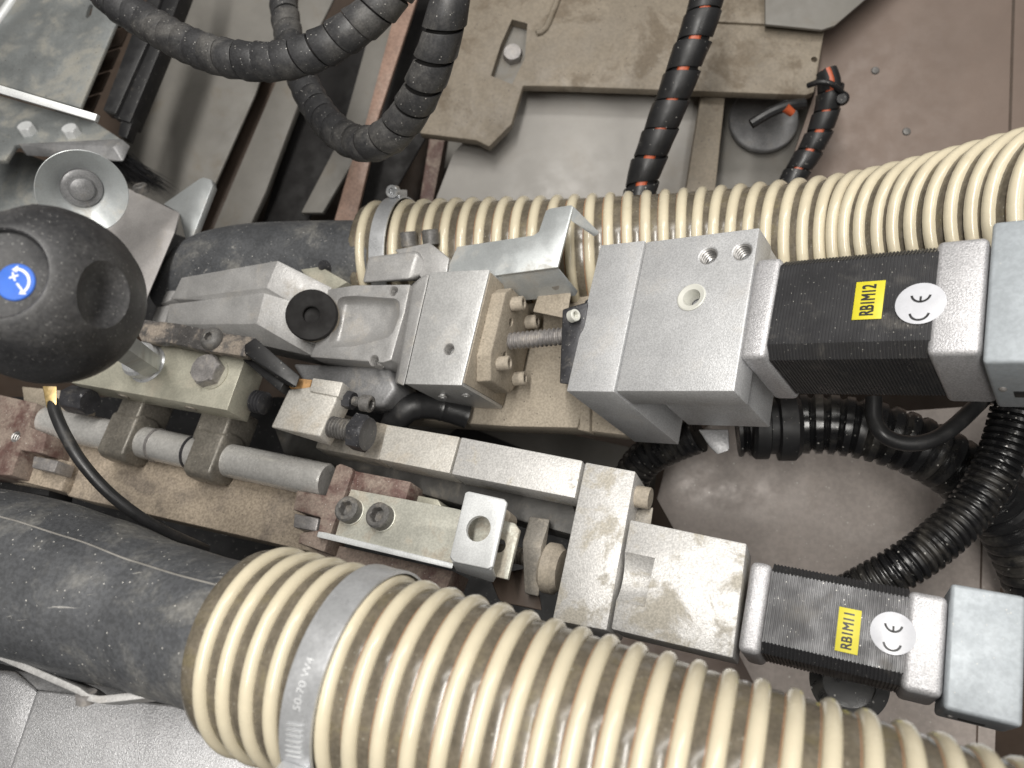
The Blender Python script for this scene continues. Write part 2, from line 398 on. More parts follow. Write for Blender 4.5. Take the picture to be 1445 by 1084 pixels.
def flat_text(body, size, o, xd, yd, width=None):           # size in mm; returns MB with the letters
    me = text_mesh(body, size); m = MB()
    w0 = max(v.co.x for v in me.vertices)-min(v.co.x for v in me.vertices)
    if width: xd = xd*(width/w0)
    t = bmesh.new(); t.from_mesh(me); bpy.data.meshes.remove(me)
    me = bpy.data.meshes.new('tmp'); t.to_mesh(me); t.free()
    for k, (dx, dy) in enumerate(((-1, -1), (1, -1), (-1, 1), (1, 1))):      # heavy strokes
        c = me.copy(); w = size*0.022; nz = xd.cross(yd).normalized()
        for v in c.vertices: v.co = o + (xd*v.co.x + yd*v.co.y + xd.normalized()*dx*w + yd*dy*w)*0.001 + nz*k*0.000012
        m.bm.from_mesh(c); bpy.data.meshes.remove(c)
    bpy.data.meshes.remove(me)
    return m
def arc_band(m, fn, r0, r1, a0, a1, n=20):                  # flat printed arc, fn(x,y)->world
    t = bmesh.new(); A = []
    for i in range(n+1):
        th = math.radians(a0+(a1-a0)*i/n)
        A.append((t.verts.new(fn(r0*math.cos(th), r0*math.sin(th))), t.verts.new(fn(r1*math.cos(th), r1*math.sin(th)))))
    for p, q in zip(A, A[1:]): t.faces.new((p[0], p[1], q[1], q[0]))
    return m._merge(t)
def flat_poly(m, pts):
    t = bmesh.new(); t.faces.new([t.verts.new(p) for p in pts]); return m._merge(t)

# ------------------------------------------------------------------ survey planes of the machine
U = Plane((1600, 1150), 410)       # inclined motor unit with the wide square block
U2 = Plane((1180, 850), 399)       # its carriage and castings
L = Plane((1180, 1100), 405)       # second motor unit
L2 = Plane((1050, 1000), 400)      # lever, shaft and yokes beside it
B = Plane((820, 700), 690)         # sheets at the bottom of the cabinet

# ------------------------------------------------------------------ cabinet sheets (setting)
def sheet(name, pix, c, material, th=3, vp=(820, 700), bev=0.5):
    P = Plane(vp, c); m = MB(); m.plate(P, pix, 0, th, bev)
    o = add(name, m, material, None, None, None, None, 'structure'); return o, P
sheet('cabinet_floor', [(-500, -500), (2000, -500), (2000, 1700), (-500, 1700)], 820, 'brown_dark')
o, PW = sheet('cabinet_wall', [(1168, -120), (1640, -120), (1640, 470), (1000, 470), (1102, 270), (1150, 130)], 640, 'pink_panel', 4, (900, 640))
for (x, y) in ((1235, 100), (1279, 186)):
    m = MB(); p = PW.p(x, y); m.lathe(p, -PW.N, [(3.2, -0.5), (3.2, 0.4), (2.6, 1.3), (1.2, 1.6)], 20); add('rivet', m, 'grey_oxide', o)
m = MB(); m.plate(PW, [(1432, -120), (1436, -120), (1424, 300), (1420, 300)], -0.4, 0.2, 0); add('seam', m, 'brown_dark', o)
sheet('cabinet_sheet', [(600, 320), (640, 215), (735, 118), (1000, 118), (968, 330)], 604, 'grey_panel_light', 3)
sheet('cabinet_sheet', [(1080, -60), (1290, -60), (1178, 36), (1160, 42), (1080, 34)], 570, 'grey_panel', 3)
sheet('cabinet_sheet', [(1005, 118), (1190, 118), (1120, 330), (975, 330)], 650, 'grey_panel', 3)
# slanting sheets left of the hanging cables
sheet('cabinet_sheet', [(262, -60), (425, -60), (360, 133), (270, 335), (120, 335), (180, 170)], 640, 'grey_panel', 3)
sheet('cabinet_sheet', [(372, 90), (404, 90), (300, 335), (262, 335)], 665, 'brown_dark', 3)
sheet('cabinet_sheet', [(398, 95), (440, 95), (375, 270), (345, 335), (296, 335)], 650, 'grey_panel', 8)
sheet('cabinet_sheet', [(400, -60), (500, -60), (430, 80), (385, 100)], 660, 'grey_panel', 3)
sheet('cabinet_sheet', [(545, -40), (595, -40), (520, 170), (500, 225), (455, 300), (425, 300), (480, 195)], 660, 'grey_panel', 6)
m = MB(); P = Plane((820, 700), 630); m.plate(P, [(572, -40), (601, -40), (532, 170), (522, 225), (497, 330), (466, 330), (492, 240), (516, 172)], 0, 5, 0.8)
add('rail_strip', m, 'copper_strip', None, 'dusty copper-brown rail strip slanting down behind the hanging cables', 'strip')
sheet('cabinet_sheet', [(596, -60), (668, -60), (600, 195), (520, 335), (500, 335), (520, 230)], 668, 'void_black', 3)  # black sheet standing in for the dark void beside the rail strip
m = MB(); P = Plane((820, 700), 655); m.plate(P, [(606, 195), (628, 195), (602, 330), (585, 330)], 0, 6, 0.5)
add('rail_strip', m, 'red_paint', None, 'narrow dark red strip in the gap behind the hose clamp', 'strip')
sheet('cabinet_sheet', [(634, 190), (668, 196), (640, 330), (612, 330)], 690, 'grey_panel', 3)
sheet('cabinet_sheet', [(436, 95), (500, 60), (545, 60), (478, 205), (432, 320), (368, 320)], 676, 'void_black', 3)  # near-black sheet put in for the dark void between the slanting sheets
# sheet with clipped corner under the motors
o, P = sheet('cabinet_sheet', [(955, 634), (1000, 600), (1560, 560), (1560, 820), (1412, 830), (1402, 1130), (1150, 1130), (948, 742), (927, 704), (940, 655)], 560, 'pink_panel', 4, (900, 640))
o.data.materials[0] = MATS['pink_grey_panel']
m = MB(); m.plate(P, [(1385, 740), (1387.5, 740), (1378, 1130), (1375.5, 1130)], -0.4, 0.2, 0); add('seam', m, 'brown_dark', o)
sheet('cabinet_sheet', [(560, 560), (930, 640), (915, 760), (560, 700)], 640, 'grey_panel', 3)
sheet('cabinet_sheet', [(860, 880), (1330, 930), (1330, 1130), (900, 1130)], 610, 'pink_panel', 3)

# ------------------------------------------------------------------ beige mounting plate in the depth
PM = Plane((820, 720), 575)
t = thing('mounting_plate', 'dirty beige steel mounting plate with notch and bolt behind the hose', 'plate', PM.p(800, 100, 8))
m = MB(); m.plate(PM, [(668, -60), (1090, -60), (1165, 36), (1149, 130), (1138, 134), (800, 122), (738, 121), (722, 175), (690, 207), (672, 198), (592, 188), (640, 40)], 0, 9, 1.2)
pl = add('plate', m, 'beige_paint', t)
m = MB(); m.plate(PM, [(722, 24), (744, 30), (740, 80), (722, 116), (692, 104), (706, 60)], -3, 14, 0); cut(pl, m)
m = MB(); m.plate(PM, [(718, 20), (750, 26), (744, 88), (726, 122), (684, 110), (702, 56)], 10, 13, 0); add('recess_floor', m, 'grey_panel', pl)
hex_head(t, PM.p(724, 80, 10), -PM.N, 8.0, 7, 'bolt_steel', 'hex_bolt')
m = MB(); pth = Path([PM.p(798, -40, -1), PM.p(788, -5, -1), PM.p(778, 22, -1), PM.p(768, 42, -1), PM.p(757, 47, -1)]); m.tube(pth, [(pth.len*i/14, 2.6) for i in range(15)], 10); add('weld_bead', m, 'beige_paint', pl)
m = MB(); m.lathe(PM.p(1149, 84), -PM.N, [(2.4, -6), (2.4, 2)], 18); cut(pl, m)
m = MB(); m.plate(PM, [(1000, 12), (1162, 22), (1164, 38), (1002, 30)], -2.5, 1, 0.8); add('ledge', m, 'beige_paint', pl)
PR = Plane((820, 720), 586)
m = MB(); m.plate(PR, [(990, 130), (1024, 130), (1003, 330), (958, 330)], 0, 30, 1.0)
add('support_rib', m, 'beige_paint', None, 'upright beige rib under the mounting plate, rust streaked', 'rib')
m = MB(); p = Plane((820, 700), 640).p(1078, 168); m.lathe(p, -B.N, [(29, -4), (29, 0), (28, 1)], 40)
add('cover_disc', m, 'cast_dark', None, 'round grey cover disc half hidden below the beige mounting plate', 'disc')

# ------------------------------------------------------------------ spiral wrapped cables
def spiral_cable(name, label, pts, r, pitch, fill, wrap='loom_plastic', core='void_black', orange=False, group=None):
    ref = CAMPOS - PD(*pts[len(pts)//2])
    pth = Path([PD(*p) for p in pts], ref)
    low = min((PD(*p) for p in pts), key=lambda q: q.z)
    t = thing(name, label, 'cable', low, group)
    m = MB(); n = int(pth.len/4)
    m.tube(pth, [(pth.len*i/n, r*0.82) for i in range(n+1)], 18); add('cable_core', m, core, t)
    if orange:
        # one orange wire lying on the camera side of the bundle
        bm_ = MB(); b = bmesh.new(); R = []
        for i in range(n+1):
            p, tt, nn, bb = pth.at(pth.len*i/n); c = p + nn*(r*0.585)*0.001
            R.append([b.verts.new(c + (nn*math.cos(2*math.pi*k/10) + bb*math.sin(2*math.pi*k/10)*1.25)*0.0032*r/10) for k in range(10)])
        for a, c in zip(R, R[1:]):
            for k in range(10): b.faces.new((a[k], a[(k+1) % 10], c[(k+1) % 10], c[k]))
        bm_._merge(b); add('orange_wire', bm_, 'orange_cable', t)
    turns = pth.len/pitch; seg = 30; N = int(turns*seg); b = bmesh.new(); rows = []
    for i in range(N+1):
        th = 2*math.pi*i/seg; s0 = pitch*i/seg; wob = 1+0.02*math.sin(i*0.13)
        s1 = s0 + pitch*fill*(1+0.05*math.sin(i*0.047+1.3)); row = []
        for (sv, rr) in ((s0, r*0.88), (s0, r*1.03), (s0+0.5, r*1.055), (0.5*(s0+s1), r*1.01*wob), (s1-0.5, r*0.975), (s1, r*0.955), (s1, r*0.88)):
            p, tt, nn, bb = pth.at(sv); row.append(b.verts.new(p + (nn*math.cos(th) + bb*math.sin(th))*rr*0.001))
        rows.append(row)
    for a, c in zip(rows, rows[1:]):
        for k in range(6): b.faces.new((a[k], a[k+1], c[k+1], c[k]))
    m = MB(); m._merge(b); add('spiral_wrap', m, wrap, t, ang=50)
    return t
spiral_cable('wrapped_cable', 'dusty black spiral-wrapped cable sagging in a shallow arc across the top',
    [(95, -70, 470), (160, 0, 465), (205, 30, 460), (262, 62, 445), (320, 82, 430), (390, 87, 420), (450, 70, 412), (502, 38, 405), (545, 0, 400), (600, -70, 395)], 10.2, 12.2, 0.92)
spiral_cable('wrapped_cable', 'black spiral-wrapped cable hanging in a deep U loop behind the shallow arc',
    [(396, -60, 590), (402, 20, 570), (410, 60, 555), (424, 105, 530), (441, 142, 510), (463, 174, 490), (492, 197, 470), (522, 203, 450), (552, 190, 435), (580, 155, 420), (601, 115, 405), (619, 65, 392), (633, 10, 382), (643, -60, 378)], 10.2, 15.2, 0.84)
spiral_cable('wrapped_cable', 'straight black wrapped cable with orange wire showing through the gaps',
    [(1012, -60, 500), (997, 0, 500), (984, 45, 502), (967, 90, 506), (949, 140, 512), (926, 200, 520), (908, 250, 528), (895, 320, 536)], 11.0, 19.0, 0.90, 'loom_clean', 'dark_black', True)
t = spiral_cable('wrapped_cable', 'thin black wrapped cable tied to the brown wall by a strap',
    [(1166, 100, 560), (1172, 118, 560), (1168, 150, 565), (1157, 185, 570), (1142, 215, 575), (1118, 255, 580), (1090, 320, 590)], 9.0, 15, 0.88, 'loom_clean', 'dark_black', True)
m = MB(); a = PD(1168, 128, 552)
pth = Path([PD(1140, 121, 556), PD(1156, 116, 549), PD(1172, 118, 547), PD(1186, 128, 551), PD(1192, 138, 560)]); m.tube(pth, [(pth.len*i/20, 2.0) for i in range(21)], 8)
add('cable_tie', m, 'dark_black', t)
m = MB(); m.lathe(PD(1188, 139, 556), (CAMPOS-PD(1188, 139, 556)).normalized(), [(4.8, -4), (5.2, 1), (3.4, 4)], 14); add('tie_lock', m, 'dark_black', t)
pth = Path([PD(1060, 175, 585), PD(1085, 160, 582), PD(1110, 150, 580), PD(1135, 146, 582)]); m = MB(); m.tube(pth, [(pth.len*i/16, 4) for i in range(17)], 10)
t = thing('loose_wire', 'short black wire with orange end sticking out under the beige plate', 'wire', PD(1090, 165, 585)); add('wire', m, 'dark_black', t)
m = MB(); m.cyl(PD(1108, 152, 578), PD(1118, 160, 580), 3.6, 3.0, 14); add('orange_end', m, 'orange_cable', t)

# ------------------------------------------------------------------ ribbed suction hoses
def ribbed_hose(label, pts, r, pitch, rib, s_end=0.0, ph=0.0, group='ribbed suction hoses'):
    pth = Path([PD(*p) for p in pts], CAMPOS - PD(*pts[1]))
    low = min((PD(*p) for p in pts), key=lambda q: q.z)
    t = thing('suction_hose', label, 'hose', low, group)
    # wall: wound strip that bulges softly between the ribs
    seg = 48; N = int((pth.len-s_end)/pitch*seg); b = bmesh.new(); rows = []; K = 9
    for i in range(-seg, N+1):
        th = 2*math.pi*i/seg+math.pi; row = []
        for k in range(K):
            f = k/(K-1); sv = pitch*i/seg+s_end+f*pitch
            if sv < 0: sv = 0.0
            p, tt, nn, bb = pth.at(sv); rad = nn*math.cos(th) + bb*math.sin(th)
            row.append(b.verts.new(p + rad*(r*0.938 + 1.15*math.sin(math.pi*f)**0.8)*0.001))
        rows.append(row)
    for a, c in zip(rows, rows[1:]):
        for k in range(K-1): b.faces.new((a[k], a[k+1], c[k+1], c[k]))
    m = MB(); m._merge(b); add('hose_wall', m, 'hose_wall', t, ang=70)
    seg = 48; N = int((pth.len)/pitch*seg); b = bmesh.new(); rows = []; K = 12
    for i in range(N+1):
        th = 2*math.pi*i/seg+math.pi; sv = pitch*i/seg+s_end
        p, tt, nn, bb = pth.at(sv); rad = nn*math.cos(th) + bb*math.sin(th); c = p + rad*(r*0.958)*0.001
        rows.append([b.verts.new(c + (rad*math.sin(2*math.pi*k/K)*rib*1.0 + tt*math.cos(2*math.pi*k/K)*rib)*0.001) for k in range(K)])
    for a, c in zip(rows, rows[1:]):
        for k in range(K): b.faces.new((a[k], a[(k+1) % K], c[(k+1) % K], c[k]))
    b.faces.new(rows[0]); b.faces.new(list(reversed(rows[-1])))
    m = MB(); m._merge(b); add('spiral_rib', m, 'hose_rib', t, ang=60)
    b = bmesh.new(); rows = []
    for i in range(N+1):
        th = 2*math.pi*i/seg+math.pi; sv = pitch*i/seg+s_end-rib*1.06
        p, tt, nn, bb = pth.at(sv); rad = nn*math.cos(th) + bb*math.sin(th); c = p + rad*(r*0.962)*0.001
        rows.append([b.verts.new(c + (rad*math.sin(2*math.pi*k/5) + tt*math.cos(2*math.pi*k/5))*0.0002) for k in range(5)])
    for a, c in zip(rows, rows[1:]):
        for k in range(5): b.faces.new((a[k], a[(k+1) % 5], c[(k+1) % 5], c[k]))
    m = MB(); m._merge(b); add('earth_wire', m, 'copper_wire', t, ang=60)
    return t, pth
H1, HP1 = ribbed_hose('large cream-ribbed suction hose in the foreground, pushed over the dark rubber pipe',
    [(351, 907, 278), (560, 972, 255), (800, 1056, 235), (1020, 1134, 218), (1230, 1210, 203), (1560, 1335, 184)], 35.0, 9.2, 2.6, 5.0)
H2, HP2 = ribbed_hose('long cream-ribbed suction hose running behind the silver motor blocks',
    [(526, 369, 524), (660, 367, 507), (800, 366, 490), (1000, 359, 466), (1180, 350, 427), (1300, 335, 390), (1445, 313, 341), (1540, 300, 312)], 39.0, 11.2, 3.15, 3.0)

def hose_clamp(label, pth, s, r, w, bolt_ang, text=None, text_ang=0):
    p, tt, nn, bb = pth.at(s)
    t = thing('hose_clamp', label, 'clamp', p - Vector((0, 0, r*0.001)))
    m = MB(); h = w/2
    m.lathe(p, tt, [(r, -h), (r+0.9, -h+0.2), (r+1.0, -h+1.0), (r+0.75, 0), (r+1.0, h-1.0), (r+0.9, h-0.2), (r, h), (r-0.3, 0), (r, -h)], 90, nn, False, False)
    band = add('band', m, 'clamp_steel', t)
    if text:
        me = text_mesh(text, 3.7); b = bmesh.new(); b.from_mesh(me); bpy.data.meshes.remove(me)
        for v in b.verts:
            th = math.radians(text_ang) - v.co.x/(r+1)
            rad = nn*math.cos(th) + bb*math.sin(th)
            v.co = p + rad*(r+1.08)*0.001 + tt*(-v.co.y)*0.001
        m = MB(); m._merge(b); add('stamped_lettering', m, 'clamp_mark', band)
    def q(ang, rr, ax):
        th = math.radians(ang); return p + (nn*math.cos(th)+bb*math.sin(th))*rr*0.001 + tt*ax*0.001
    # worm housing with screw and overlapping slotted end
    m = MB(); m.hull([q(bolt_ang+da, rr, ax) for da in (-9, 9) for rr in (r+0.8, r+6.0) for ax in (-h*0.8, h*0.8)], 0.8); add('worm_housing', m, 'clamp_steel', t)
    ta = (q(bolt_ang+8, r+3.6, 0)-q(bolt_ang-8, r+3.6, 0)).normalized()
    socket_screw(t, q(bolt_ang, r+4.2, 0)+ta*0.005, ta, 4.2, 5.5, 'clamp_steel', 'worm_screw')
    for k in range(7):
        a0 = bolt_ang-13-k*2.6
        m = MB(); m.hull([q(a0, r+1.0, -h*0.5), q(a0, r+1.7, -h*0.5), q(a0+1.2, r+1.0, -h*0.5), q(a0-1.6, r+1.0, h*0.5), q(a0-1.6, r+1.7, h*0.5), q(a0-0.4, r+1.0, h*0.5)], 0.15); add('band_slot', m, 'clamp_mark', band)
    return t
hose_clamp('bright steel hose clamp stamped with its size on the large foreground hose', HP1, 49.5, 36.4, 11.5, 57, '50-70 W4', 10)
hose_clamp('steel hose clamp with upright screw on the hose behind the castings', HP2, 21.5, 41.2, 10.5, -86)

# dark rubber pipes that carry the hoses
def rubber_pipe(label, pts, rad, seg=48, seam=None):
    pth = Path([PD(*p) for p in pts], CAMPOS - PD(*pts[0])); n = 60
    low = min((PD(*p) for p in pts), key=lambda q: q.z)
    t = thing('rubber_pipe', label, 'pipe', low)
    def rf(sv):
        f = sv/pth.len*(len(rad)-1); i = min(int(f), len(rad)-2); g = f-i; g = g*g*(3-2*g); return rad[i]*(1-g)+rad[i+1]*g
    m = MB(); m.tube(pth, [(pth.len*i/n, rf(pth.len*i/n)) for i in range(n+1)], seg); add('pipe', m, 'rubber_pipe', t)
    if seam is not None:
        b = bmesh.new(); R = []
        for i in range(n+1):
            sv = pth.len*i/n; p, tt, nn, bb = pth.at(sv); th = math.radians(seam)
            rd = nn*math.cos(th)+bb*math.sin(th); c = p + rd*rf(sv)*0.001
            R.append([b.verts.new(c + (rd*math.cos(k*1.571) + tt.cross(rd)*math.sin(k*1.571))*0.0004) for k in range(4)])
        for a, c in zip(R, R[1:]):
            for k in range(4): b.faces.new((a[k], a[(k+1) % 4], c[(k+1) % 4], c[k]))
        m = MB(); m._merge(b); add('mould_seam', m, 'pipe_seam', t)
    return t
rubber_pipe('scratched dark grey rubber pipe plugged into the large foreground hose', [(-120, 790, 325), (0, 806, 318), (110, 835, 308), (230, 872, 296), (352, 908, 277), (390, 920, 274)], [33, 33, 32.6, 31, 28.2, 27, 27], seam=-40)
rubber_pipe('dark rubber pipe plugged into the hose behind the castings', [(250, 420, 560), (285, 385, 545), (330, 372, 535), (420, 368, 524), (540, 368, 510)], [22, 25, 26.5, 26.5, 26.5], seam=20)

# ------------------------------------------------------------------ black corrugated conduits
def conduit(label, pts, r, pitch, depth=0.14, material='conduit_black', name='corrugated_conduit'):
    pth = Path([PD(*p) for p in pts], CAMPOS - PD(*pts[len(pts)//2])); n = int(pth.len/pitch*8); m = MB(); pr = []
    for i in range(n+1):
        sv = pth.len*i/n; f = (sv/pitch) % 1; k = 0.5+0.5*math.cos(2*math.pi*f); k = min(1, max(0, k*2.2))
        pr.append((sv, r*(1-depth*(1-k))))
    m.tube(pth, pr, 26)
    return add(name, m, material, None, label, 'conduit', 'black corrugated conduits', ang=40)
conduit('thick glossy black corrugated conduit arching below the inclined motor', [(1040, 604, 470), (1100, 600, 465), (1180, 600, 455), (1262, 618, 445), (1340, 655, 440), (1405, 712, 440), (1450, 790, 445), (1480, 880, 450)], 17.8, 7.8)
conduit('slimmer ribbed black conduit crossing over the thick one, dropping behind a motor', [(1440, 540, 400), (1428, 595, 400), (1408, 655, 398), (1372, 715, 396), (1318, 768, 394), (1262, 806, 396), (1180, 850, 410)], 11.4, 4.0, 0.15)
conduit('short ribbed black conduit squeezed under the inclined bearing plate', [(985, 612, 470), (945, 628, 480), (908, 650, 490), (888, 685, 500), (884, 740, 520)], 12, 5.0)
conduit('black ribbed conduit at the frame edge behind the thick arching one', [(1400, 700, 470), (1460, 640, 470), (1510, 560, 470)], 20, 8.0)
pth = Path([PD(1233, 560, 410), PD(1234, 592, 408), PD(1244, 611, 404), (PD(1265, 623, 402)), PD(1292, 626, 400), PD(1320, 619, 400), PD(1346, 602, 402), PD(1376, 574, 408), PD(1410, 540, 420)]); m = MB()
m.tube(pth, [(pth.len*i/60, 4.2) for i in range(61)], 16); add('motor_cable', m, 'cable_black', None, 'smooth black cable looping under the inclined motor', 'cable')
m = MB(); p = PD(1198, 962, 372); m.lathe(p, -L.N, [(17, -30), (18, -6), (18, 0), (12, 1), (12, -6)], 44)
add('cable_gland', m, 'conduit_black', None, 'round black cable gland tucked under the level motor', 'gland')
m = MB(); P = Plane((1100, 900), 455); m.hull([P.p(x, y, 0) for x, y in ((985, 606), (1028, 606), (1030, 636), (1012, 642), (1002, 632))] + [P.p(x, y, 14) for x, y in ((985, 606), (1028, 606), (1010, 630))], 0.8)
add('support_lug', m, 'cast_dark', None, 'small pointed grey lug hanging under the inclined motor block', 'lug')
m = MB(); p0 = PD(1060, 603, 455); p1 = PD(1128, 602, 450); m.lathe(p0, p1-p0, [(17, 0), (19, 2), (19, 9), (16, 10), (16, 14), (20, 15), (20, 24), (17, 27)], 28)
add('conduit_nut', m, 'dark_black', None, 'black plastic collar nut where the thick conduit ends', 'nut')

# ------------------------------------------------------------------ stepper motors
def ce_mark(m, fn, s):               # the two arcs of a CE mark; s = letter radius
    arc_band(m, lambda x, y: fn(x-1.05*s, y), s*0.76, s, 98, 262)
    arc_band(m, lambda x, y: fn(x+1.05*s, y), s*0.76, s, 98, 262)
    flat_poly(m, [fn(0.13*s, -0.11*s), fn(0.80*s, -0.11*s), fn(0.80*s, 0.11*s), fn(0.13*s, 0.11*s)])
def stepper(label, P, o, a, tex, fl0, fl1, cap, depth, yl, yl_len, yl_w, ce, ce_r, word, group):
    lo = Local(P, o, a)
    q = [lo.uv(*p) for p in tex]
    x0 = (q[0][0]+q[3][0])/2; x1 = (q[1][0]+q[2][0])/2; y1 = (q[0][1]+q[1][1])/2; y0 = (q[2][1]+q[3][1])/2
    fq = [lo.uv(*p) for p in fl1]; fy1 = (fq[0][1]+fq[1][1])/2; fy0 = (fq[2][1]+fq[3][1])/2; fx0 = (fq[0][0]+fq[3][0])/2; fx1 = (fq[1][0]+fq[2][0])/2
    gq = [lo.uv(*p) for p in fl0]; gx0 = (gq[0][0]+gq[3][0])/2; gx1 = (gq[1][0]+gq[2][0])/2
    Wd = fy1-fy0; ch = max(2.0, (Wd-(y1-y0))/2-0.3); D = Wd*depth
    t = thing('stepper_motor', label, 'motor', lo.pt((x0+x1)/2, (y0+y1)/2, -D), group)
    # laminated steel stack: every lamination is a real ridge
    b = bmesh.new(); rows = []; n = int((x1-x0)/1.35)
    oc = [(y0, 0), (y1, 0), (y1+ch, -ch), (y1+ch, -D+ch), (y1, -D), (y0, -D), (y0-ch, -D+ch), (y0-ch, -ch)]
    cy = (y0+y1)/2; cz = -D/2
    for i in range(n+1):
        xa = x0+(x1-x0)*i/n; st = (x1-x0)/n
        for f, g in ((0.0, 0.0), (0.10, 1.0), (0.56, 1.0), (0.66, 0.0)):
            if i == n and f > 0: break
            k = 0.34*g-0.34
            rows.append([b.verts.new(lo.pt(xa+f*st, y+(k if y > cy else -k), z+(k if z > cz else -k))) for y, z in oc])
    for r0, r1 in zip(rows, rows[1:]):
        for k in range(8): b.faces.new((r0[k], r0[(k+1) % 8], r1[(k+1) % 8], r1[k]))
    b.faces.new(rows[0]); b.faces.new(list(reversed(rows[-1])))
    m = MB(); m._merge(b); body = add('laminated_body', m, 'lamination', t)
    def end(xa, xb, nx):               # die-cast end bell: square with notched corners
        m = MB(); m.box(lo, xa, xb, fy0, fy1, 0.4, -D-0.4, 2.6, 3); e = add('end_bell', m, 'motor_silver', t)
        return e
    end(gx0, gx1, 1); end(fx0, fx1, -1)
    cq = [lo.uv(*p) for p in cap]; cx0 = (cq[0][0]+cq[3][0])/2; cx1 = (cq[1][0]+cq[2][0])/2; cy1 = (cq[0][1]+cq[1][1])/2; cy0 = (cq[2][1]+cq[3][1])/2
    m = MB(); m.box(lo, cx0, cx1, cy0, cy1, 2.2, -D*0.86, 1.6, 3); cp = add('end_cover', m, 'cap_steel', t)
    m = MB(); m.box(lo, cx0+7, cx0+16, cy0-0.3, cy0+1.5, -D*0.50, -D*0.62, 0.3); add('cover_slot', m, 'dark_black', cp)
    m = MB(); m.lathe(lo.pt(cx0+4, cy0, -D*0.45), -lo.y, [(1.4, -0.5), (1.4, 0.5), (0.8, 1.0)], 14); add('rivet', m, 'bolt_steel', cp)
    # yellow marking tape, reading upwards along y
    u, v, _ = lo.uv(*yl)
    m = MB(); m.box(lo, u-yl_w/2, u+yl_w/2, v-yl_len/2, v+yl_len/2, 0.05, 0.30, 0.08); lb = add('marking_label', m, 'label_yellow', t)
    m = flat_text(word, yl_w*0.66, lo.pt(u, v, 0.36), lo.y, -lo.x, yl_len*0.80)
    add('lettering', m, 'print_black', lb)
    u, v, _ = lo.uv(*ce)
    m = MB(); m.lathe(lo.pt(u, v, 0.42), lo.z, [(ce_r, 0), (ce_r, 0.14), (ce_r-0.2, 0.2)], 48); st = add('round_sticker', m, 'label_white', t)
    m = MB(); ce_mark(m, lambda x, y: lo.pt(u-y, v+x, 0.68), ce_r*0.42); add('printed_mark', m, 'print_black', st)
    return t, lo
M1, LM1 = stepper('black laminated stepper motor on the inclined wide block, yellow tag ending 12', U, (1090, 430), (1322, 416),
    [(1096, 376), (1328, 354), (1316, 480), (1087, 486)], [(1067, 366), (1100, 362), (1084, 500), (1042, 502)],
    [(1322, 341), (1396, 332), (1385, 500), (1306, 500)], [(1401, 318), (1560, 300), (1560, 522), (1388, 508)], 0.95,
    (1226, 424), 17.5, 11.2, (1299, 429), 9.0, 'RB1M12', 'stepper motors')
M2, LM2 = stepper('dusty black laminated stepper motor beside the foreground hose, yellow tag ending 11', L, (1080, 855), (1280, 897),
    [(1088, 803), (1286, 846), (1273, 948), (1076, 908)], [(1060, 781), (1090, 787), (1072, 938), (1040, 931)],
    [(1284, 830), (1341, 845), (1328, 987), (1269, 973)], [(1343, 824), (1450, 844), (1438, 1028), (1328, 1000)], 0.95,
    (1197, 890), 17.0, 8.2, (1260, 894), 8.0, 'RB1M11', 'stepper motors')

# ------------------------------------------------------------------ inclined unit: bearing plate and wide block
t = thing('motor_mount', 'wide silver blasted block and plate carrying the inclined motor', 'motor mount', U.p(940, 450, 55))
m = MB(); m.plate(U, [(847, 346), (910, 339), (866, 553), (799, 552)], 0, 74, 0.7); add('bearing_plate', m, 'blasted_aluminium', t)
m = MB(); m.plate(U, [(912.5, 341), (1072, 321), (1036, 552), (869, 552)], 0, 17, 0.8)
m.plate(U, [(914, 343), (1071, 324), (1036, 550), (914, 550), (902, 520)], 16, 64, 0.8)
blk = add('square_block', m, 'blasted_aluminium', t)
for (x, y) in ((999, 361), (1047, 355)): tapped_hole(blk, U.p(x, y), -U.N, 4.5, 10)
m = MB(); m.lathe(U.p(976, 420), -U.N, [(5.4, -9), (5.4, 1)], 28); cut(blk, m)
m = MB(); m.lathe(U.p(976, 420), -U.N, [(5.3, -4), (7.0, 0.0), (7.2, 0.5), (6.6, 0.8), (4.4, 0.2), (3.8, -1.5), (3.2, -7)], 36, cap0=False, cap1=False); add('plastic_bush', m, 'plastic_white', blk)
m = MB(); m.plate(U, [(840, 380), (846, 378), (815, 520), (806, 520)], 14, 50, 0.5); add('bearing_flange', m, 'black_oxide', t)

# carriage: nut block with flange nut, lead screw
t = thing('nut_block', 'milled aluminium nut block with dusty screwed flange on the lead screw', 'carriage', U2.p(640, 470, 46))
m = MB(); m.plate(U2, [(607, 384), (691, 380), (651, 544), (571, 542)], 0, 56, 0.6); nb = add('block', m, 'milled_aluminium', t)
tapped_hole(nb, U2.p(633, 493), -U2.N, 3.2, 8)
lo = Local(U2, (670, 462), (800, 450))
fd = lo.uv(651, 544); yb = fd[1]
# dusty front face of the block and the flange on it
xr = max(lo.uv(691, 380)[0], lo.uv(651, 544)[0])
sh = (lo.uv(691, 380)[0]-lo.uv(651, 544)[0])/(lo.uv(691, 380)[1]-lo.uv(651, 544)[1])    # lean of the end face
def fp(x, y, z): return lo.pt(lo.uv(651, 544)[0] + sh*(y-yb) + x, y, z)
ym = (lo.uv(691, 380)[1]+yb)/2
m = MB(); m.hull([fp(x, ym+y, z) for x in (0.05, 0.8) for y, z in ((-31, -1), (31, -1), (31, -55), (-31, -55))], 0.3); add('dusty_end_face', m, 'dusty_casting', nb)
oct_ = [(-14, -7), (21, -7), (26, -13), (26, -38), (18, -52), (-16, -54), (-27, -42), (-27, -14)]
m = MB(); m.hull([fp(x, ym+y, z) for x in (0.7, 9.5) for y, z in oct_], 0.9, 3); fl = add('nut_flange', m, 'dusty_casting', t)
fx = lo.x
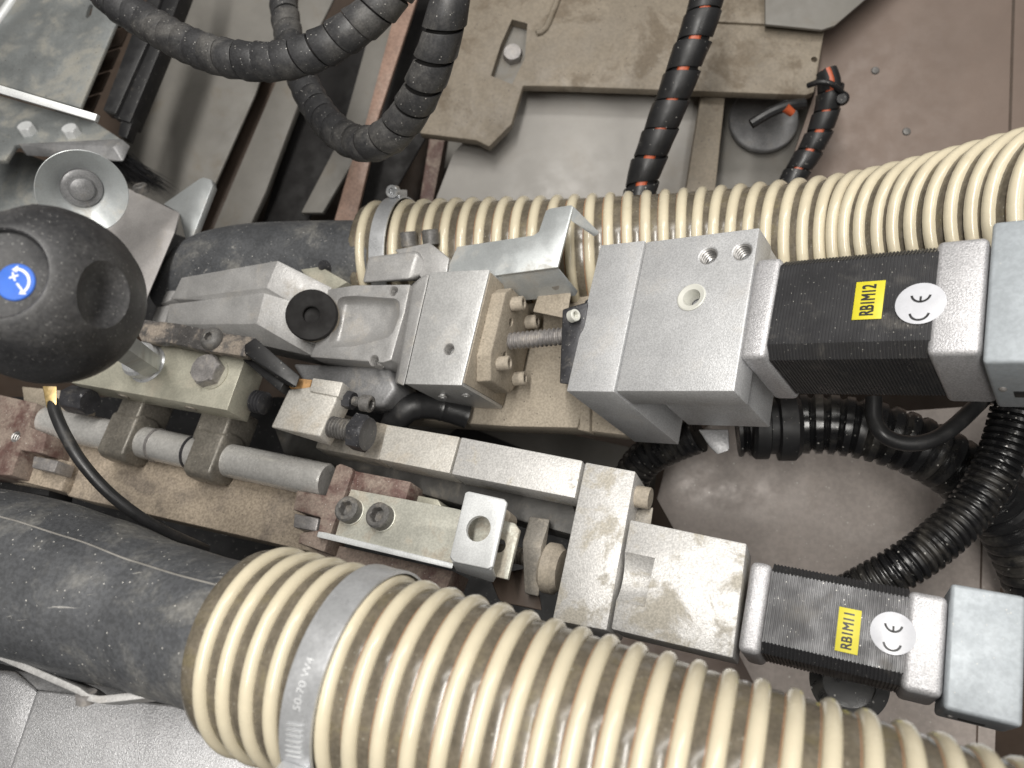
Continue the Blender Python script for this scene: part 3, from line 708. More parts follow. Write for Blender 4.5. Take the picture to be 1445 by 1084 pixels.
for (y, z) in ((18.5, -19), (16, -43), (-16, -19), (-18, -44)):
    socket_screw(t, fp(9.2, ym+y, z), fx, 4.1, 7.0, 'dusty_bolt')
for (y, z) in ((9, -22), (-10, -24)):
    m = MB(); m.lathe(fp(9.6, ym+y, z), fx, [(2.6, -6), (2.6, 3)], 20); cut(fl, m)
ys0 = ym-1.0; zs = -26
s0 = fp(9, ys0, zs)
dirx = (U.p(838, 470, 20)-s0).normalized()
threaded(t, s0, dirx, 5.0, 40, 2.6, 'bolt_steel', 'lead_screw')
for k, (x, y) in enumerate(((624, 566), (657, 566))):
    socket_screw(t, lo.pt(lo.uv(x, y, 20)[0], yb-0.2, -20), -lo.y, 2.6, 0.5, 'milled_aluminium', 'pin')

# black support bearing before the plate
t = thing('support_bearing', 'black end bearing of the lead screw against the silver plate', 'bearing', U.p(815, 480, 45))
m = MB(); m.hull([U.p(x, y, h) for x, y, h in ((826, 424, 6), (840, 418, 6), (812, 540, 6), (800, 540, 6), (826, 424, 36), (812, 540, 36), (800, 540, 36))], 0.8); add('housing', m, 'black_oxide', t)
m = MB(); m.hull([U2.p(x, y, h) for x, y, h in ((794, 437, 4), (830, 426, 4), (815, 544, 4), (790, 541, 4), (794, 437, 34), (830, 426, 34), (815, 543, 38), (790, 541, 38))], 0.8); add('flange', m, 'black_oxide', t)
socket_screw(t, U2.p(806, 447, 0), (lo.x*0.8+lo.z*0.5).normalized(), 3.2, 4, 'plastic_white')

# tan slide body below the carriage
t = thing('slide_body', 'long tan dust-covered slide body under the nut block', 'slide', U2.p(700, 560, 80))
m = MB(); m.plate(U2, [(560, 470), (700, 395), (840, 395), (850, 470), (815, 604), (719, 602), (540, 590)], 58, 80, 1.2); add('slide', m, 'dusty_casting', t)
m = MB(); m.plate(U2, [(812, 480), (880, 480), (905, 610), (880, 614), (838, 609), (815, 607)], 60, 76, 1.0); add('slide_step', m, 'dusty_casting', t)
m = MB(); m.plate(U2, [(822, 470), (834, 470), (832, 610), (817, 607)], 55, 66, 1.0); add('ridge', m, 'dusty_casting', t)
m = MB(); m.hull([U2.p(x, y, h) for x, y, h in ((762, 408, 30), (806, 414, 30), (800, 450, 30), (752, 440, 30), (762, 408, 50), (806, 414, 50), (800, 450, 50), (752, 440, 50))], 0.6); add('end_stop', m, 'dusty_casting', t)

# ------------------------------------------------------------------ zinc sensor bracket
t = thing('sensor_bracket', 'grey zinc sheet bracket folded over above the nut block', 'bracket', U2.p(730, 360, 20))
ZU = Plane((1150, 900), 408)
m = MB(); m.plate(ZU, [(645, 348), (752, 332), (760, 327), (770, 297), (776, 294), (806, 289), (809, 292), (787, 377), (630, 398), (634, 372)], 0, 2.2, 0.5); add('top_sheet', m, 'zinc_sheet', t)
m = MB(); m.hull([ZU.p(x, y, h) for x, y, h in ((630, 397, 1), (787, 376, 1), (816, 411, 22), (812, 418, 22), (650, 432, 22), (630, 399, 2.5), (786, 380, 2.8))], 0.5); add('front_fold', m, 'zinc_sheet', t)
m = MB(); m.hull([ZU.p(x, y, h) for x, y, h in ((809, 291, 0.2), (846, 328, 16), (842, 332, 16), (806, 297, 0.4), (806, 312, 2), (838, 334, 16))], 0.3); add('end_fold', m, 'zinc_sheet', t)
m = MB(); m.lathe(ZU.p(784, 404, 14.2), (-ZU.N*0.6-lo.y*0.8).normalized(), [(2.2, -0.6), (2.2, 0.5)], 18); add('dimple', m, 'dusty_steel', t)

# ------------------------------------------------------------------ castings on the inclined unit
t = thing('clamp_casting', 'split grey aluminium clamp casting with black flat-headed screw', 'casting', U2.p(350, 440, 60))
# two halves either side of the saw slit
def half(pix_flat, pix_face, bev=0.9):
    m = MB(); m.hull([U2.p(x, y, h) for x, y, h in pix_flat+pix_face] + [U2.p(x, y, h)+U2.N*0.030 for x, y, h in pix_flat+pix_face], bev); return m
flat_a = [(256, 392, 4), (392, 368, 0), (375, 405.5, 0), (242, 422, 4)]
face_a = [(392, 368, 0), (468, 406, 16), (467, 424, 16), (412, 428, 7), (376, 406, 0)]
add('casting_half', half(flat_a, face_a), 'cast_aluminium', t)
flat_b = [(239, 429.5, 4), (372, 413.5, 0), (362, 457, 0), (236, 458, 4)]
face_b = [(373, 414, 0), (407, 433.5, 7), (462, 440, 14), (440, 502, 14), (432, 501, 14), (362, 457, 0)]
add('casting_half', half(flat_b, face_b), 'cast_aluminium', t)
m = MB(); m.plate(U2, [(240, 396), (256, 393), (240, 424), (226, 430)], 12, 36, 0.8); add('step', m, 'cast_aluminium', t)
m = MB(); m.plate(U2, [(222, 433), (240, 430), (232, 456), (214, 452)], 12, 36, 0.8); add('step', m, 'cast_aluminium', t)
c0 = U2.p(440, 445, -3)
fn = ((U2.p(468, 406, 16)-U2.p(392, 368, 0)).cross(U2.p(362, 457, 0)-U2.p(392, 368, 0))).normalized()
if fn.dot(U2.N) > 0: fn = -fn
fn = (fn*0.6 - U2.N*0.4 + (CAMPOS-c0).normalized()*0.6).normalized()
m = MB(); m.lathe(c0-fn*0.002, fn, [(15.2, -6), (15.6, -1), (15.4, 0.2)], 44); add('washer_rim', m, 'dusty_casting', t)
m = MB(); m.lathe(c0-fn*0.0005, fn, [(15.5, -1), (15.5, 1.6), (14.8, 2.4), (5.6, 2.4), (5.0, 2.0), (4.8, -5)], 44); sc = add('flat_screw', m, 'void_black', t)

t = thing('dished_casting', 'machined grey casting with a scooped hollow beside the nut block', 'casting', U2.p(520, 460, 50))
m = MB(); m.plate(U2, [(462, 408), (500, 402), (579, 401), (571, 440), (552, 508), (540, 512), (437, 504), (455, 460)], 4, 40, 1.0); dc = add('body', m, 'cast_aluminium', t)
lo2 = Local(U2, (470, 452), (572, 446), 4)
m = MB(); m.hull([U2.p(x, y, 1) for x, y in ((474, 418), (500, 414), (568, 419), (568, 446), (556, 478), (500, 492), (458, 494), (470, 455))] + [U2.p(x, y, 11) for x, y in ((486, 424), (556, 428), (554, 446), (545, 468), (500, 482), (474, 484), (482, 455))], 3.0, 3); cut(dc, m)
m = MB(); m.hull([U2.p(x, y, h) for x, y, h in ((602, 386, -1), (606, 388, -1), (570, 545, -1), (560, 540, 0), (572, 500, 0), (583, 404, 0), (602, 386, 30), (570, 545, 30), (556, 540, 30), (576, 404, 30))], 1.2); add('end_rib', m, 'cast_aluminium', t)
tapped_hole(dc, U2.p(527, 509, 4), -U2.N, 3.2, 8); 
tapped_hole(dc, U2.p(555, 411, 4), -U2.N, 2.8, 6)
m = MB(); m.plate(U2, [(410, 512), (548, 518), (560, 548), (540, 575), (440, 560)], 18, 48, 3.0, 3); add('lower_skirt', m, 'cast_dark', t)
m = MB(); m.hull([U2.p(x, y, h) for x, y, h in ((520, 363, 6), (589, 354, 6), (578, 394, 6), (512, 399, 6), (610, 381, 14), (520, 363, 30), (589, 354, 30), (600, 396, 30), (512, 399, 30))], 1.6, 3); add('boss', m, 'cast_aluminium', t)
m = MB(); m.plate(U2, [(556, 352), (606, 342), (634, 364), (630, 388), (596, 394)], 10, 32, 1.0); add('top_step', m, 'cast_aluminium', t)
for (x, y) in ((578, 348), (609, 345)):
    socket_screw(t, U2.p(x, y, 22), (lo2.y*0.9+lo2.z*0.45).normalized(), 5.2, 9, 'grey_oxide')
t = thing('spacer_block', 'small yellowish block wedged between split casting and rubber pipe', 'block', U2.p(455, 390, 40))
m = MB(); m.plate(U2, [(424, 380), (452, 376), (490, 398), (470, 410), (432, 392)], 16, 36, 0.6); add('block', m, 'yellow_zinc', t)
m = MB(); m.lathe(U2.p(458, 376, 18), -U2.N, [(4, -6), (4, 1), (3, 3)], 16); add('cap_screw', m, 'black_oxide', t)
# coiled cable end under the nut block
m = MB(); pth = Path([U2.p(548, 622, 44), U2.p(560, 592, 36), U2.p(584, 574, 36), U2.p(618, 574, 46), U2.p(660, 586, 57)])
m.tube(pth, [(pth.len*i/40, 8.0 if i % 10 else 8.5) for i in range(41)], 18); add('short_hose', m, 'cable_black', None, 'short bent black rubber hose under the nut block corner', 'hose')

# ------------------------------------------------------------------ level unit: plate, block, beam
t = thing('motor_mount', 'dust-stained silver plate, block and beam carrying the level motor', 'motor mount', L.p(900, 800, 45))
m = MB(); m.plate(L, [(826, 652), (897, 665), (856, 890), (779, 875)], 0, 30, 0.8); add('end_plate', m, 'blasted_dusty', t)
m = MB(); m.plate(L, [(889, 733), (1054, 767), (1034, 929), (862, 888)], 0, 22, 0.8); bl = add('square_block', m, 'blasted_dusty', t)
lo = Local(L, (875, 810), (1045, 848))
pc = L.p(892, 812, -8); m = MB(); m.cyl(pc - lo.x*0.034, pc + lo.x*0.0062, 13.6, None, 48); cut(bl, m)
m = MB(); m.plate(L, [(651, 617), (822, 650), (811, 703), (637, 669)], 0, 17, 0.6); add('beam', m, 'blasted_dusty', t)
m = MB(); m.plate(L, [(546, 599), (648.5, 616.5), (634, 668), (534, 648)], 0.4, 17, 0.6); add('beam', m, 'beam_steel', t)
m = MB(); m.plate(L, [(462, 580), (547, 599), (534, 649), (445, 632)], 3.5, 20, 0.6); add('beam_step', m, 'dusty_steel', t)
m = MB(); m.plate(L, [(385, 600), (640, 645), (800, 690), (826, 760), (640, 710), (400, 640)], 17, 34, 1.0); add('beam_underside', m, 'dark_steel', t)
m = MB(); p = L.p(896, 700, 9); m.lathe(p, lo.x, [(4.6, 0), (5.2, 1), (5.2, 7), (4.8, 7.6)], 26); add('bolt_head', m, 'dusty_bolt', t)
m = MB(); m.hull([L.p(x, y, h) for x, y, h in ((898, 720, 14), (922, 716, 14), (918, 745, 14), (894, 740, 14), (898, 720, 30), (922, 716, 30), (918, 745, 30))], 0.6); add('lug', m, 'dusty_steel', t)
# adjusting screw behind the plate
t = thing('adjusting_screw', 'dusty screw with rectangular lock nut and round collar beside the end plate', 'screw', L.p(760, 790, 26))
ax = Local(L, (740, 780), (800, 792)).x
threaded(t, L.p(700, 778, 14)-ax*0.006, ax, 4.2, 42, 1.6, 'dusty_steel', 'thread')
m = MB(); m.hull([L.p(x, y, h) for x, y, h in ((748, 729, 4), (776, 733, 4), (764, 772, 0), (737, 767, 0), (760, 842, 8), (740, 838, 8), (748, 729, 22), (776, 733, 22), (760, 842, 22))], 0.8); add('lock_nut', m, 'dusty_steel', t)
m = MB(); p = L.p(769, 800, 12); m.lathe(p, ax, [(10.5, 0), (12.0, 1.5), (12.0, 6), (11, 7.0), (9.5, 9)], 30); add('collar', m, 'dusty_bolt', t)
m = MB(); m.hull([L.p(x, y, h) for x, y, h in ((690, 812, 18), (755, 800, 18), (765, 862, 18), (705, 850, 18), (690, 812, 26), (755, 800, 26), (765, 862, 26))], 0.8); add('seat', m, 'brown_dark', t)

# ------------------------------------------------------------------ bright stop bracket with two screws
PB = Plane((1180, 1100), 396)
t = thing('stop_bracket', 'greenish zinc stop bracket with two socket screws and bright drilled tab', 'bracket', PB.p(600, 750, 8))
m = MB(); m.plate(PB, [(495, 690), (640, 717), (726, 738), (733, 748), (716, 818), (640, 799), (471, 762), (480, 730)], 0, 2.6, 0.5); bp = add('base_sheet', m, 'greenish_zinc', t)
m = MB(); m.lathe(PB.p(704, 770), -PB.N, [(3.4, -8), (3.4, 3)], 24); cut(bp, m)
m = MB(); m.hull([PB.p(x, y, h) for x, y, h in ((449, 750, -1.6), (458, 751, -1.6), (640, 795, -1.6), (638, 803, -1.6), (447, 758, -1.6), (449, 750, 2), (640, 795, 2), (638, 803, 2), (447, 758, 2))], 0.5); add('edge_fold', m, 'bright_zinc', t)
for (x, y) in ((496, 722), (540, 731)):
    m = MB(); m.lathe(PB.p(x, y), -PB.N, [(7.6, -0.1), (7.6, 0.7), (7.2, 0.9)], 30); add('washer', m, 'greenish_zinc', t)
    socket_screw(t, PB.p(x, y, -0.8), -PB.N, 6.6, 6.2, 'grey_oxide')
PT = Plane((1180, 1100), 380)
m = MB(); m.plate(PT, [(656, 695), (661, 693), (711, 704), (715, 709), (695, 800), (688, 803), (640, 793), (634, 786)], 0, 2.2, 0.7, 3); tb = add('drilled_tab', m, 'bright_zinc', t)
m = MB(); m.lathe(PT.p(675, 746), -PT.N, [(6.1, -8), (6.1, 3)], 36); cut(tb, m)
m = MB(); m.hull([PT.p(x, y, 1.0) for x, y in ((634, 784), (696, 798), (693, 804), (638, 793))] + [PB.p(x, y, h) for x, y in ((642, 800), (700, 815), (696, 822), (644, 806)) for h in (0, 2.4)], 0.8, 3); add('tab_fold', m, 'bright_zinc', t)
m = MB(); m.lathe(PB.p(716, 733, 6), -PB.N, [(3.5, -4), (3.5, 5), (2.8, 5.6)], 18); add('pin', m, 'dusty_bolt', t)

# ------------------------------------------------------------------ red-brown bracket carrying the shaft end
PRD = Plane((1120, 1050), 404)
t = thing('shaft_bracket', 'dusty red-brown painted iron bracket at the end of the shaft', 'bracket', PRD.p(450, 740, 20))
m = MB(); m.plate(PRD, [(474, 657), (480, 654), (496, 660), (498, 666), (457, 779), (420, 766), (424, 752), (449, 748), (452, 730), (413, 719), (419, 692), (459, 699)], 0, 16, 0.8); add('bracket', m, 'red_paint', t)
m = MB(); m.plate(PRD, [(498, 664), (580, 680), (572, 706), (490, 694)], 3, 24, 0.6); add('block', m, 'red_paint', t)
m = MB(); m.plate(PRD, [(590, 699), (618, 705), (626, 720), (585, 716)], 6, 22, 0.5); add('peg', m, 'yellow_zinc', t)
m = MB(); m.plate(PRD, [(415, 724), (450, 731), (446, 750), (413, 744)], 2, 14, 1.0); add('square_bolt', m, 'bolt_steel', t)
m = MB(); m.plate(PRD, [(452, 764), (640, 806), (628, 836), (440, 792)], 12, 34, 0.8); add('foot', m, 'red_paint', t)

# ------------------------------------------------------------------ shaft with two yokes
SHc = Plane((1050, 1000), 412)
SA, SB = SHc.p(30, 588, 6), SHc.p(462, 679, 6)
m = MB(); m.lathe(SA, SB-SA, [(9.2, 0), (9.8, 0.6), (9.8, (SB-SA).length*1000-1), (9.0, (SB-SA).length*1000)], 36)
add('shaft', m, 'polished_shaft', None, 'polished steel shaft running through two cast yokes', 'shaft')
sx = (SB-SA).normalized(); zup = (-SHc.N + sx*SHc.N.dot(sx)).normalized(); sy = zup.cross(sx)
def on_shaft(px):                                   # point of the shaft axis below photo column px
    best = min(range(401), key=lambda i: abs(proj(SA.lerp(SB, i/400))[0]-px)); return SA.lerp(SB, best/400)
def proj(p):
    q = ROT.transposed() @ (p-CAMPOS); return CX+FPX*q.x/q.z, CY+FPX*q.y/q.z
def ring_on(parent, c, half_w, r, material, name):
    m = MB(); m.lathe(c - sx*half_w*0.001, sx, [(r-0.8, 0), (r, 0.8), (r, 2*half_w-0.8), (r-0.8, 2*half_w)], 32); return add(name, m, material, parent)
def yoke(label, cpx, w, arm_w, arm_shift):
    c = on_shaft(cpx); t = thing('yoke', label, 'yoke', c - Vector((0, 0, 0.02)), 'cast yokes on the shaft')
    def q(x, y, z): return c + (sx*x + sy*y + zup*z)*0.001
    # rounded saddle over the shaft with flat cheek
    m = MB(); pts = []
    for x in (-w, w):
        for a in range(-200, 21, 20):
            th = math.radians(a); pts.append(q(x, 15.5*math.cos(th)*1.0, 14.0*math.sin(th)))
        pts += [q(x, 12, 13), q(x, -12, 13), q(x, -15, 8), q(x, 15, 8)]
    m.hull(pts, 2.0, 3); add('saddle', m, 'yoke_iron', t)
    m = MB(); m.hull([q(x+arm_shift, y, z) for x in (-arm_w, arm_w) for y in (6, 30) for z in (-14, 12)], 2.0, 3); add('arm', m, 'yoke_iron', t)
    return t
yoke('dark cast iron yoke on the shaft, with broad square cheek next to the cable', 186, 10.5, 9, 0)
yoke('dark cast iron yoke on the shaft with stepped arm under the zinc block', 306, 10, 11, -2)
for px in (222, 272):
    m = MB(); c = on_shaft(px); m.lathe(c - sx*0.001, sx, [(9.9, 0), (10.4, 0.2), (10.4, 1.8), (9.9, 2)], 32, cap0=False, cap1=False)
    add('snap_ring', m, 'bolt_steel' if px < 250 else 'black_oxide', None, 'thin bright ring on the shaft against the broad yoke' if px < 250 else 'dark ring on the shaft in front of the stepped yoke', 'ring')
# base rail under the shaft
PRl = Plane((1050, 1000), 428)
t = thing('base_rail', 'tan dust-covered base rail below the shaft', 'rail', PRl.p(250, 700, 40))
m = MB(); m.plate(PRl, [(20, 600), (100, 615), (470, 692), (452, 782), (95, 700), (92, 694), (10, 680)], 0, 26, 1.2); add('rail', m, 'rail_dirt', t)
m = MB(); m.plate(PRl, [(24, 634), (60, 642), (102, 652), (86, 693), (14, 676)], -7, 4, 0.8); add('raised_pad', m, 'rail_dirt', t)
m = MB(); m.plate(PRl, [(0, 668), (70, 686), (68, 700), (0, 690)], 6, 26, 0.6); add('foot', m, 'dark_black', t)
m = MB(); m.plate(PRl, [(47, 643), (82, 650), (76, 667), (44, 660)], -18, -4, 1.0); add('square_bolt', m, 'bolt_steel', t)
PRc = Plane((1050, 1000), 405)
m = MB(); m.plate(PRc, [(-40, 548), (52, 569), (40, 602), (66, 612), (60, 640), (28, 635), (16, 671), (-40, 668)], 0, 22, 0.8)
rc = add('bearing_casting', m, 'red_paint', None, 'dusty red-brown painted casting with threaded hole at the shaft start', 'casting')
tapped_hole(rc, PRc.p(21, 616), -PRc.N, 3.6, 9)
m = MB(); m.plate(PRl, [(30, 545), (100, 552), (92, 612), (38, 600)], 6, 30, 1.0); add('rear_lug', m, 'dusty_casting', None, 'tan dusty lug behind the brass terminal', 'lug')
# brass terminal with black cable
t = thing('sensor_cable', 'thin black cable with brass end curving down over the base rail', 'cable', PD(235, 752, 420))
m = MB(); m.hull([PD(x, y, d) for x, y, d in ((60, 545, 402), (80, 545, 402), (80, 572, 400), (66, 578, 400), (60, 545, 410), (80, 545, 410), (80, 574, 408))], 0.5); add('brass_end', m, 'brass', t)
pth = Path([PD(74, 566, 404), PD(79, 585, 400), PD(92, 614, 396), PD(115, 652, 394), (PD(150, 692, 394)), PD(192, 726, 398), PD(236, 752, 408), PD(290, 776, 430)])
m = MB(); m.tube(pth, [(pth.len*i/50, 3.1) for i in range(51)], 16); add('cable', m, 'cable_black', t)

# ------------------------------------------------------------------ zinc block with bolt, lever
PZ = Plane((1050, 1000), 384)
t = thing('adjuster_block', 'pale yellow zinc-plated block under the black knob', 'block', PZ.p(240, 530, 25))
m = MB(); m.plate(PZ, [(150, 488), (236, 486), (347, 504), (320, 579), (100, 540)], 0, 20, 0.5); add('block', m, 'yellow_zinc', t)
hex_head(t, PZ.p(298, 526), -PZ.N, 9.6, 7.0, 'bolt_steel', 'hex_bolt', Local(PZ, (298, 526), (320, 520)).x)
m = MB(); m.lathe(PZ.p(302, 528), -PZ.N, [(9.3, -0.1), (9.3, 0.6)], 30); add('washer', m, 'yellow_zinc', t)
for (x, y) in ((160, 552), (255, 571)):
    lz = Local(PZ, (100, 540), (320, 579)); u, v, w_ = lz.uv(x, y, 8)
    m = MB(); m.lathe(lz.pt(lz.uv(x, y-8)[0], -0.3, -10), -lz.y, [(3.4, -1), (3.4, 0.45)], 20); add('plugged_hole', m, 'dusty_steel', t)
m = MB(); hx = PZ.p(112, 565, 10); lz = Local(PZ, (100, 540), (320, 579)); m.lathe(hx, lz.x, [(8.5, -8, True), (8.5, 8, True), (7.4, 9)], 36); add('hex_nut', m, 'black_oxide', t)
PK = Plane((1050, 1000), 372)
t = thing('lever_arm', 'worn black lever arm with button head screw across the zinc block', 'lever', PK.p(290, 490, 8))
m = MB(); m.plate(PK, [(180, 448), (250, 456), (318, 470), (360, 476), (346, 503), (284, 494), (240, 484), (200, 482)], 0, 6, 0.8); add('arm', m, 'lever_worn', t)
m = MB(); m.hull([PK.p(x, y, h) for x, y, h in ((345, 487, -2), (360, 477, -2), (423, 531, 6), (418, 547, 6), (400, 540, 6), (346, 500, -1), (346, 488, 14), (360, 479, 14), (423, 533, 22), (408, 548, 22))], 0.6); add('folded_end', m, 'dark_black', t)
m = MB(); m.plate(PK, [(350, 496), (402, 538), (394, 552), (342, 508)], 8, 26, 0.6); add('folded_end', m, 'dark_black', t)
m = MB(); m.lathe(PK.p(300, 479), -PK.N, [(6.8, 0), (6.8, 1.0), (5.9, 3.0), (4.2, 4.2), (2.7, 4.5), (2.6, 4.3, True), (2.6, 1.5, True)], 32); add('button_screw', m, 'grey_oxide', t)
# cast block with adjusting bolts
PC = Plane((1050, 1000), 386)
t = thing('adjuster_casting', 'rough pale cast block holding a big and a small adjusting bolt', 'casting', PC.p(430, 580, 25))
m = MB(); m.hull([PC.p(x, y, h) for x, y, h in ((383, 603, 0), (408, 550, 0), (436, 551, 0), (482, 541, 0), (474, 565, 0), (451, 616, 0))] + [PC.p(x, y, h) for x, y, h in ((500, 562, 14), (468, 630, 12), (383, 603, 22), (408, 550, 22), (482, 541, 22), (451, 616, 22))], 1.0, 3); add('block', m, 'beam_steel', t)
m = MB(); m.plate(PC, [(436, 552), (441, 533), (484, 539), (477, 560)], -1.5, 12, 0.8); add('lip', m, 'beam_steel', t)
m = MB(); m.plate(PC, [(410, 533), (440, 536), (435, 551), (408, 547)], 0.5, 8, 0.3); add('cork_pad', m, 'cork', t)
lc = Local(PC, (451, 590), (560, 612))
p = PC.p(466, 602, 5); threaded(t, p, lc.x, 5.8, 17, 1.9, 'grey_oxide', 'thread')
hex_head(t, p + lc.x*0.0155, lc.x, 10.2, 8.0, 'black_oxide', 'hex_bolt', lc.z)
p = PC.p(484, 563, 8); m = MB(); m.lathe(p, lc.x, [(5.2, 0, True), (5.2, 6, True), (4.6, 6.8)], 36, lc.z); add('hex_nut', m, 'black_oxide', t)
threaded(t, p + lc.x*0.006, lc.x, 2.7, 9, 1.2, 'grey_oxide', 'thread')
socket_screw(t, p + lc.x*0.0125, lc.x, 4.6, 5.6, 'grey_oxide')
p = PC.p(358, 566, 14); threaded(t, p, lc.x, 6.6, 10, 2.2, 'black_oxide', 'thread')

# ------------------------------------------------------------------ black plastic knob
PKN = Plane((640, 690), 232)
lk = Local(PKN, (0, 385), (200, 391)); ax = lk.z
t = thing('rotary_adjuster', 'large dusty black plastic knob with blue arrow plate', 'knob', PKN.p(5, 389, 45))
seg = 120; b = bmesh.new(); rows = []
prof = [(25, -42), (27.6, -37), (28.8, -30), (28.6, -24), (27.6, -18), (25.8, -12.5), (23.4, -8), (20.6, -4.6), (18.0, -2.2), (15.6, -0.8), (14.4, -0.2), (13.8, -0.1), (13.3, -0.5), (13.0, -1.4), (12.7, -1.9), (12.2, -2.1), (8.0, -2.2)]
for r, z in prof:
    rows.append([b.verts.new(lk.pt(r*math.cos(2*math.pi*i/seg), r*math.sin(2*math.pi*i/seg), z)) for i in range(seg)])
top = b.verts.new(lk.pt(0, 0, -2.2))
for a, c in zip(rows, rows[1:]):
    for i in range(seg):
        j = (i+1) % seg; b.faces.new((a[i], a[j], c[j], c[i]))
for i in range(seg): b.faces.new((rows[-1][i], rows[-1][(i+1) % seg], top))
b.faces.new(list(reversed(rows[0])))
m = MB(); m._merge(b); kb = add('knob_body', m, 'knob_plastic', t, ang=60)
for a in range(-6, 340, 120):                        # finger hollows round the shoulder
    th = math.radians(a); t_ = bmesh.new(); bmesh.ops.create_uvsphere(t_, u_segments=40, v_segments=24, radius=1.0)
    for v in t_.verts:
        r_ = 39.0+19.5*v.co.x; q_ = 20.0*v.co.y
        v.co = lk.pt(r_*math.cos(th)-q_*math.sin(th), r_*math.sin(th)+q_*math.cos(th), -8+16.5*v.co.z)
    m = MB(); m._merge(t_); cut(kb, m)
cp = lk.uv(17, 396); cu, cv_ = cp[0], cp[1]
m = MB(); m.lathe(lk.pt(cu, cv_, -2.3), ax, [(5.6, 0), (5.6, 0.5), (5.3, 0.7)], 44); pl = add('arrow_plate', m, 'label_blue', t)
m = MB(); f = lambda x, y: lk.pt(cu+x*0.85, cv_+y*0.85, -1.52)
arc_band(m, f, 4.2, 5.1, -45, 85, 18)
def tri(m, ang, sgn):
    a = math.radians(ang); e = math.radians(ang+sgn*24); flat_poly(m, [f(3.4*math.cos(a), 3.4*math.sin(a)), f(6.0*math.cos(a), 6.0*math.sin(a)), f(4.6*math.cos(e), 4.6*math.sin(e))])
tri(m, 85, 1); tri(m, -45, -1)
rot = math.radians(20)
def bar(cx, cy, w, h, an):
    ca, sa = math.cos(an), math.sin(an); flat_poly(m, [f(cx+x*ca-y*sa, cy+x*sa+y*ca) for x, y in ((-w, -h), (w, -h), (w, h), (-w, h))])
bar(-0.6, 1.9, 1.6, 0.32, rot); bar(-0.6, 1.9, 1.6, 0.32, rot+math.pi/2); bar(1.6, -1.6, 1.5, 0.34, math.radians(-50))
add('printed_arrows', m, 'print_white', pl)
# hexagonal spindle and bushing
c1 = PZ.p(212, 516, 2); m = MB(); k0 = PKN.p(66, 418, 34); d = (k0-c1).normalized()
t2 = thing('knob_spindle', 'bright hexagonal spindle and collar between knob and zinc block', 'spindle', c1)
m = MB(); m.lathe(c1 + d*0.012, d, [(8.0, 0, True), (8.0, (k0-c1).length*1000-12, True)], 36, lk.y); add('hex_spindle', m, 'zinc_sheet', t2)
m = MB(); m.lathe(c1, -PZ.N, [(11.8, -1), (11.8, 2.5), (10.6, 3.2), (10.2, 6.5), (11.0, 7.2), (11.0, 10.5), (9.5, 12.5), (7, 13)], 36); add('collar', m, 'clamp_steel', t2)

# ------------------------------------------------------------------ sheet-metal guard at the cabinet corner
PG = Plane((900, 900), 470)
t = thing('guard_box', 'mottled galvanised sheet guard with slot and folded edge coloured as if lit', 'guard', PG.p(80, 120, 30))
m = MB(); m.plate(PG, [(18, -40), (150, -40), (166, 28), (113, 152), (-40, 108), (-40, 70)], 0, 3, 0.6); gs = add('sheet', m, 'galvanised_dull', t)
m = MB(); m.plate(PG, [(117, 20), (120, 22), (125, 17), (128, 4), (124, 2), (121, 6)], -3, 8, 0); cut(gs, m)
m = MB(); pth = Path([PG.p(-50, 82, 1), PG.p(-10, 40, 1), PG.p(22, -5, 1), PG.p(40, -45, 1)]); m.tube(pth, [(pth.len*i/20, 4.4) for i in range(21)], 16); add('rolled_edge', m, 'bright_zinc', t)
PG2 = Plane((700, 500), 446)
m = MB(); m.plate(PG2, [(-40, 108), (137, 161), (134, 171), (-40, 120)], 0, 4, 0.5); add('lit_folded_edge', m, 'bright_zinc', t)  # light on the upward-facing fold is put into its paler colour
PG3 = Plane((760, 1300), 458)
t = thing('brush_holder', 'grey zinc strip with two hex nuts holding the black brush', 'holder', PG3.p(100, 190, 10))
m = MB(); m.plate(PG3, [(-40, 124), (134, 172), (172, 197), (160, 207), (32, 202), (22, 204), (8, 226), (-40, 226)], 0, 4, 0.6); add('strip', m, 'galvanised_dull', t)
for (x, y) in ((41, 187), (103, 190)):
    hex_head(t, PG3.p(x, y, 0), -PG3.N, 6.4, 6.5, 'bright_zinc', 'hex_nut')
m = MB(); m.hull([PG3.p(x, y, h) for x, y, h in ((26, 203, -2), (160, 207, -2), (172, 196, -2), (184, 206, 2), (174, 229, 6), (158, 222, 6), (38, 220, 6), (26, 205, 12), (160, 214, 12))], 0.8); add('clamp_bar', m, 'cast_dark', t)
# bristles
b = bmesh.new(); Q0, Q1 = PG3.p(120, 212, 10), PG3.p(180, 224, 10); dn = (PD(262, 282, 500)-PD(172, 215, 470)).normalized()
rnd = random.Random(5)
for i in range(420):
    p = Q0.lerp(Q1, rnd.random()) + Vector((rnd.uniform(-1, 1), rnd.uniform(-1, 1), rnd.uniform(-1, 1)))*0.004
    e = p + (dn + Vector((rnd.gauss(0, 1), rnd.gauss(0, 1), rnd.gauss(0, 1)))*0.07)*rnd.uniform(0.034, 0.048)
    s_ = dn.cross(Vector((rnd.gauss(0, 1), rnd.gauss(0, 1), rnd.gauss(0, 1)))).normalized()*0.00035; s2 = dn.cross(s_).normalized()*0.00035
    v = [b.verts.new(p+s_), b.verts.new(p-s_*0.5+s2), b.verts.new(p-s_*0.5-s2), b.verts.new(e)]
    b.faces.new((v[0], v[1], v[3])); b.faces.new((v[1], v[2], v[3])); b.faces.new((v[2], v[0], v[3]))
m = MB(); m._merge(b); add('bristles', m, 'brush_black', t, kind='stuff')
PS = Plane((900, 1000), 500)
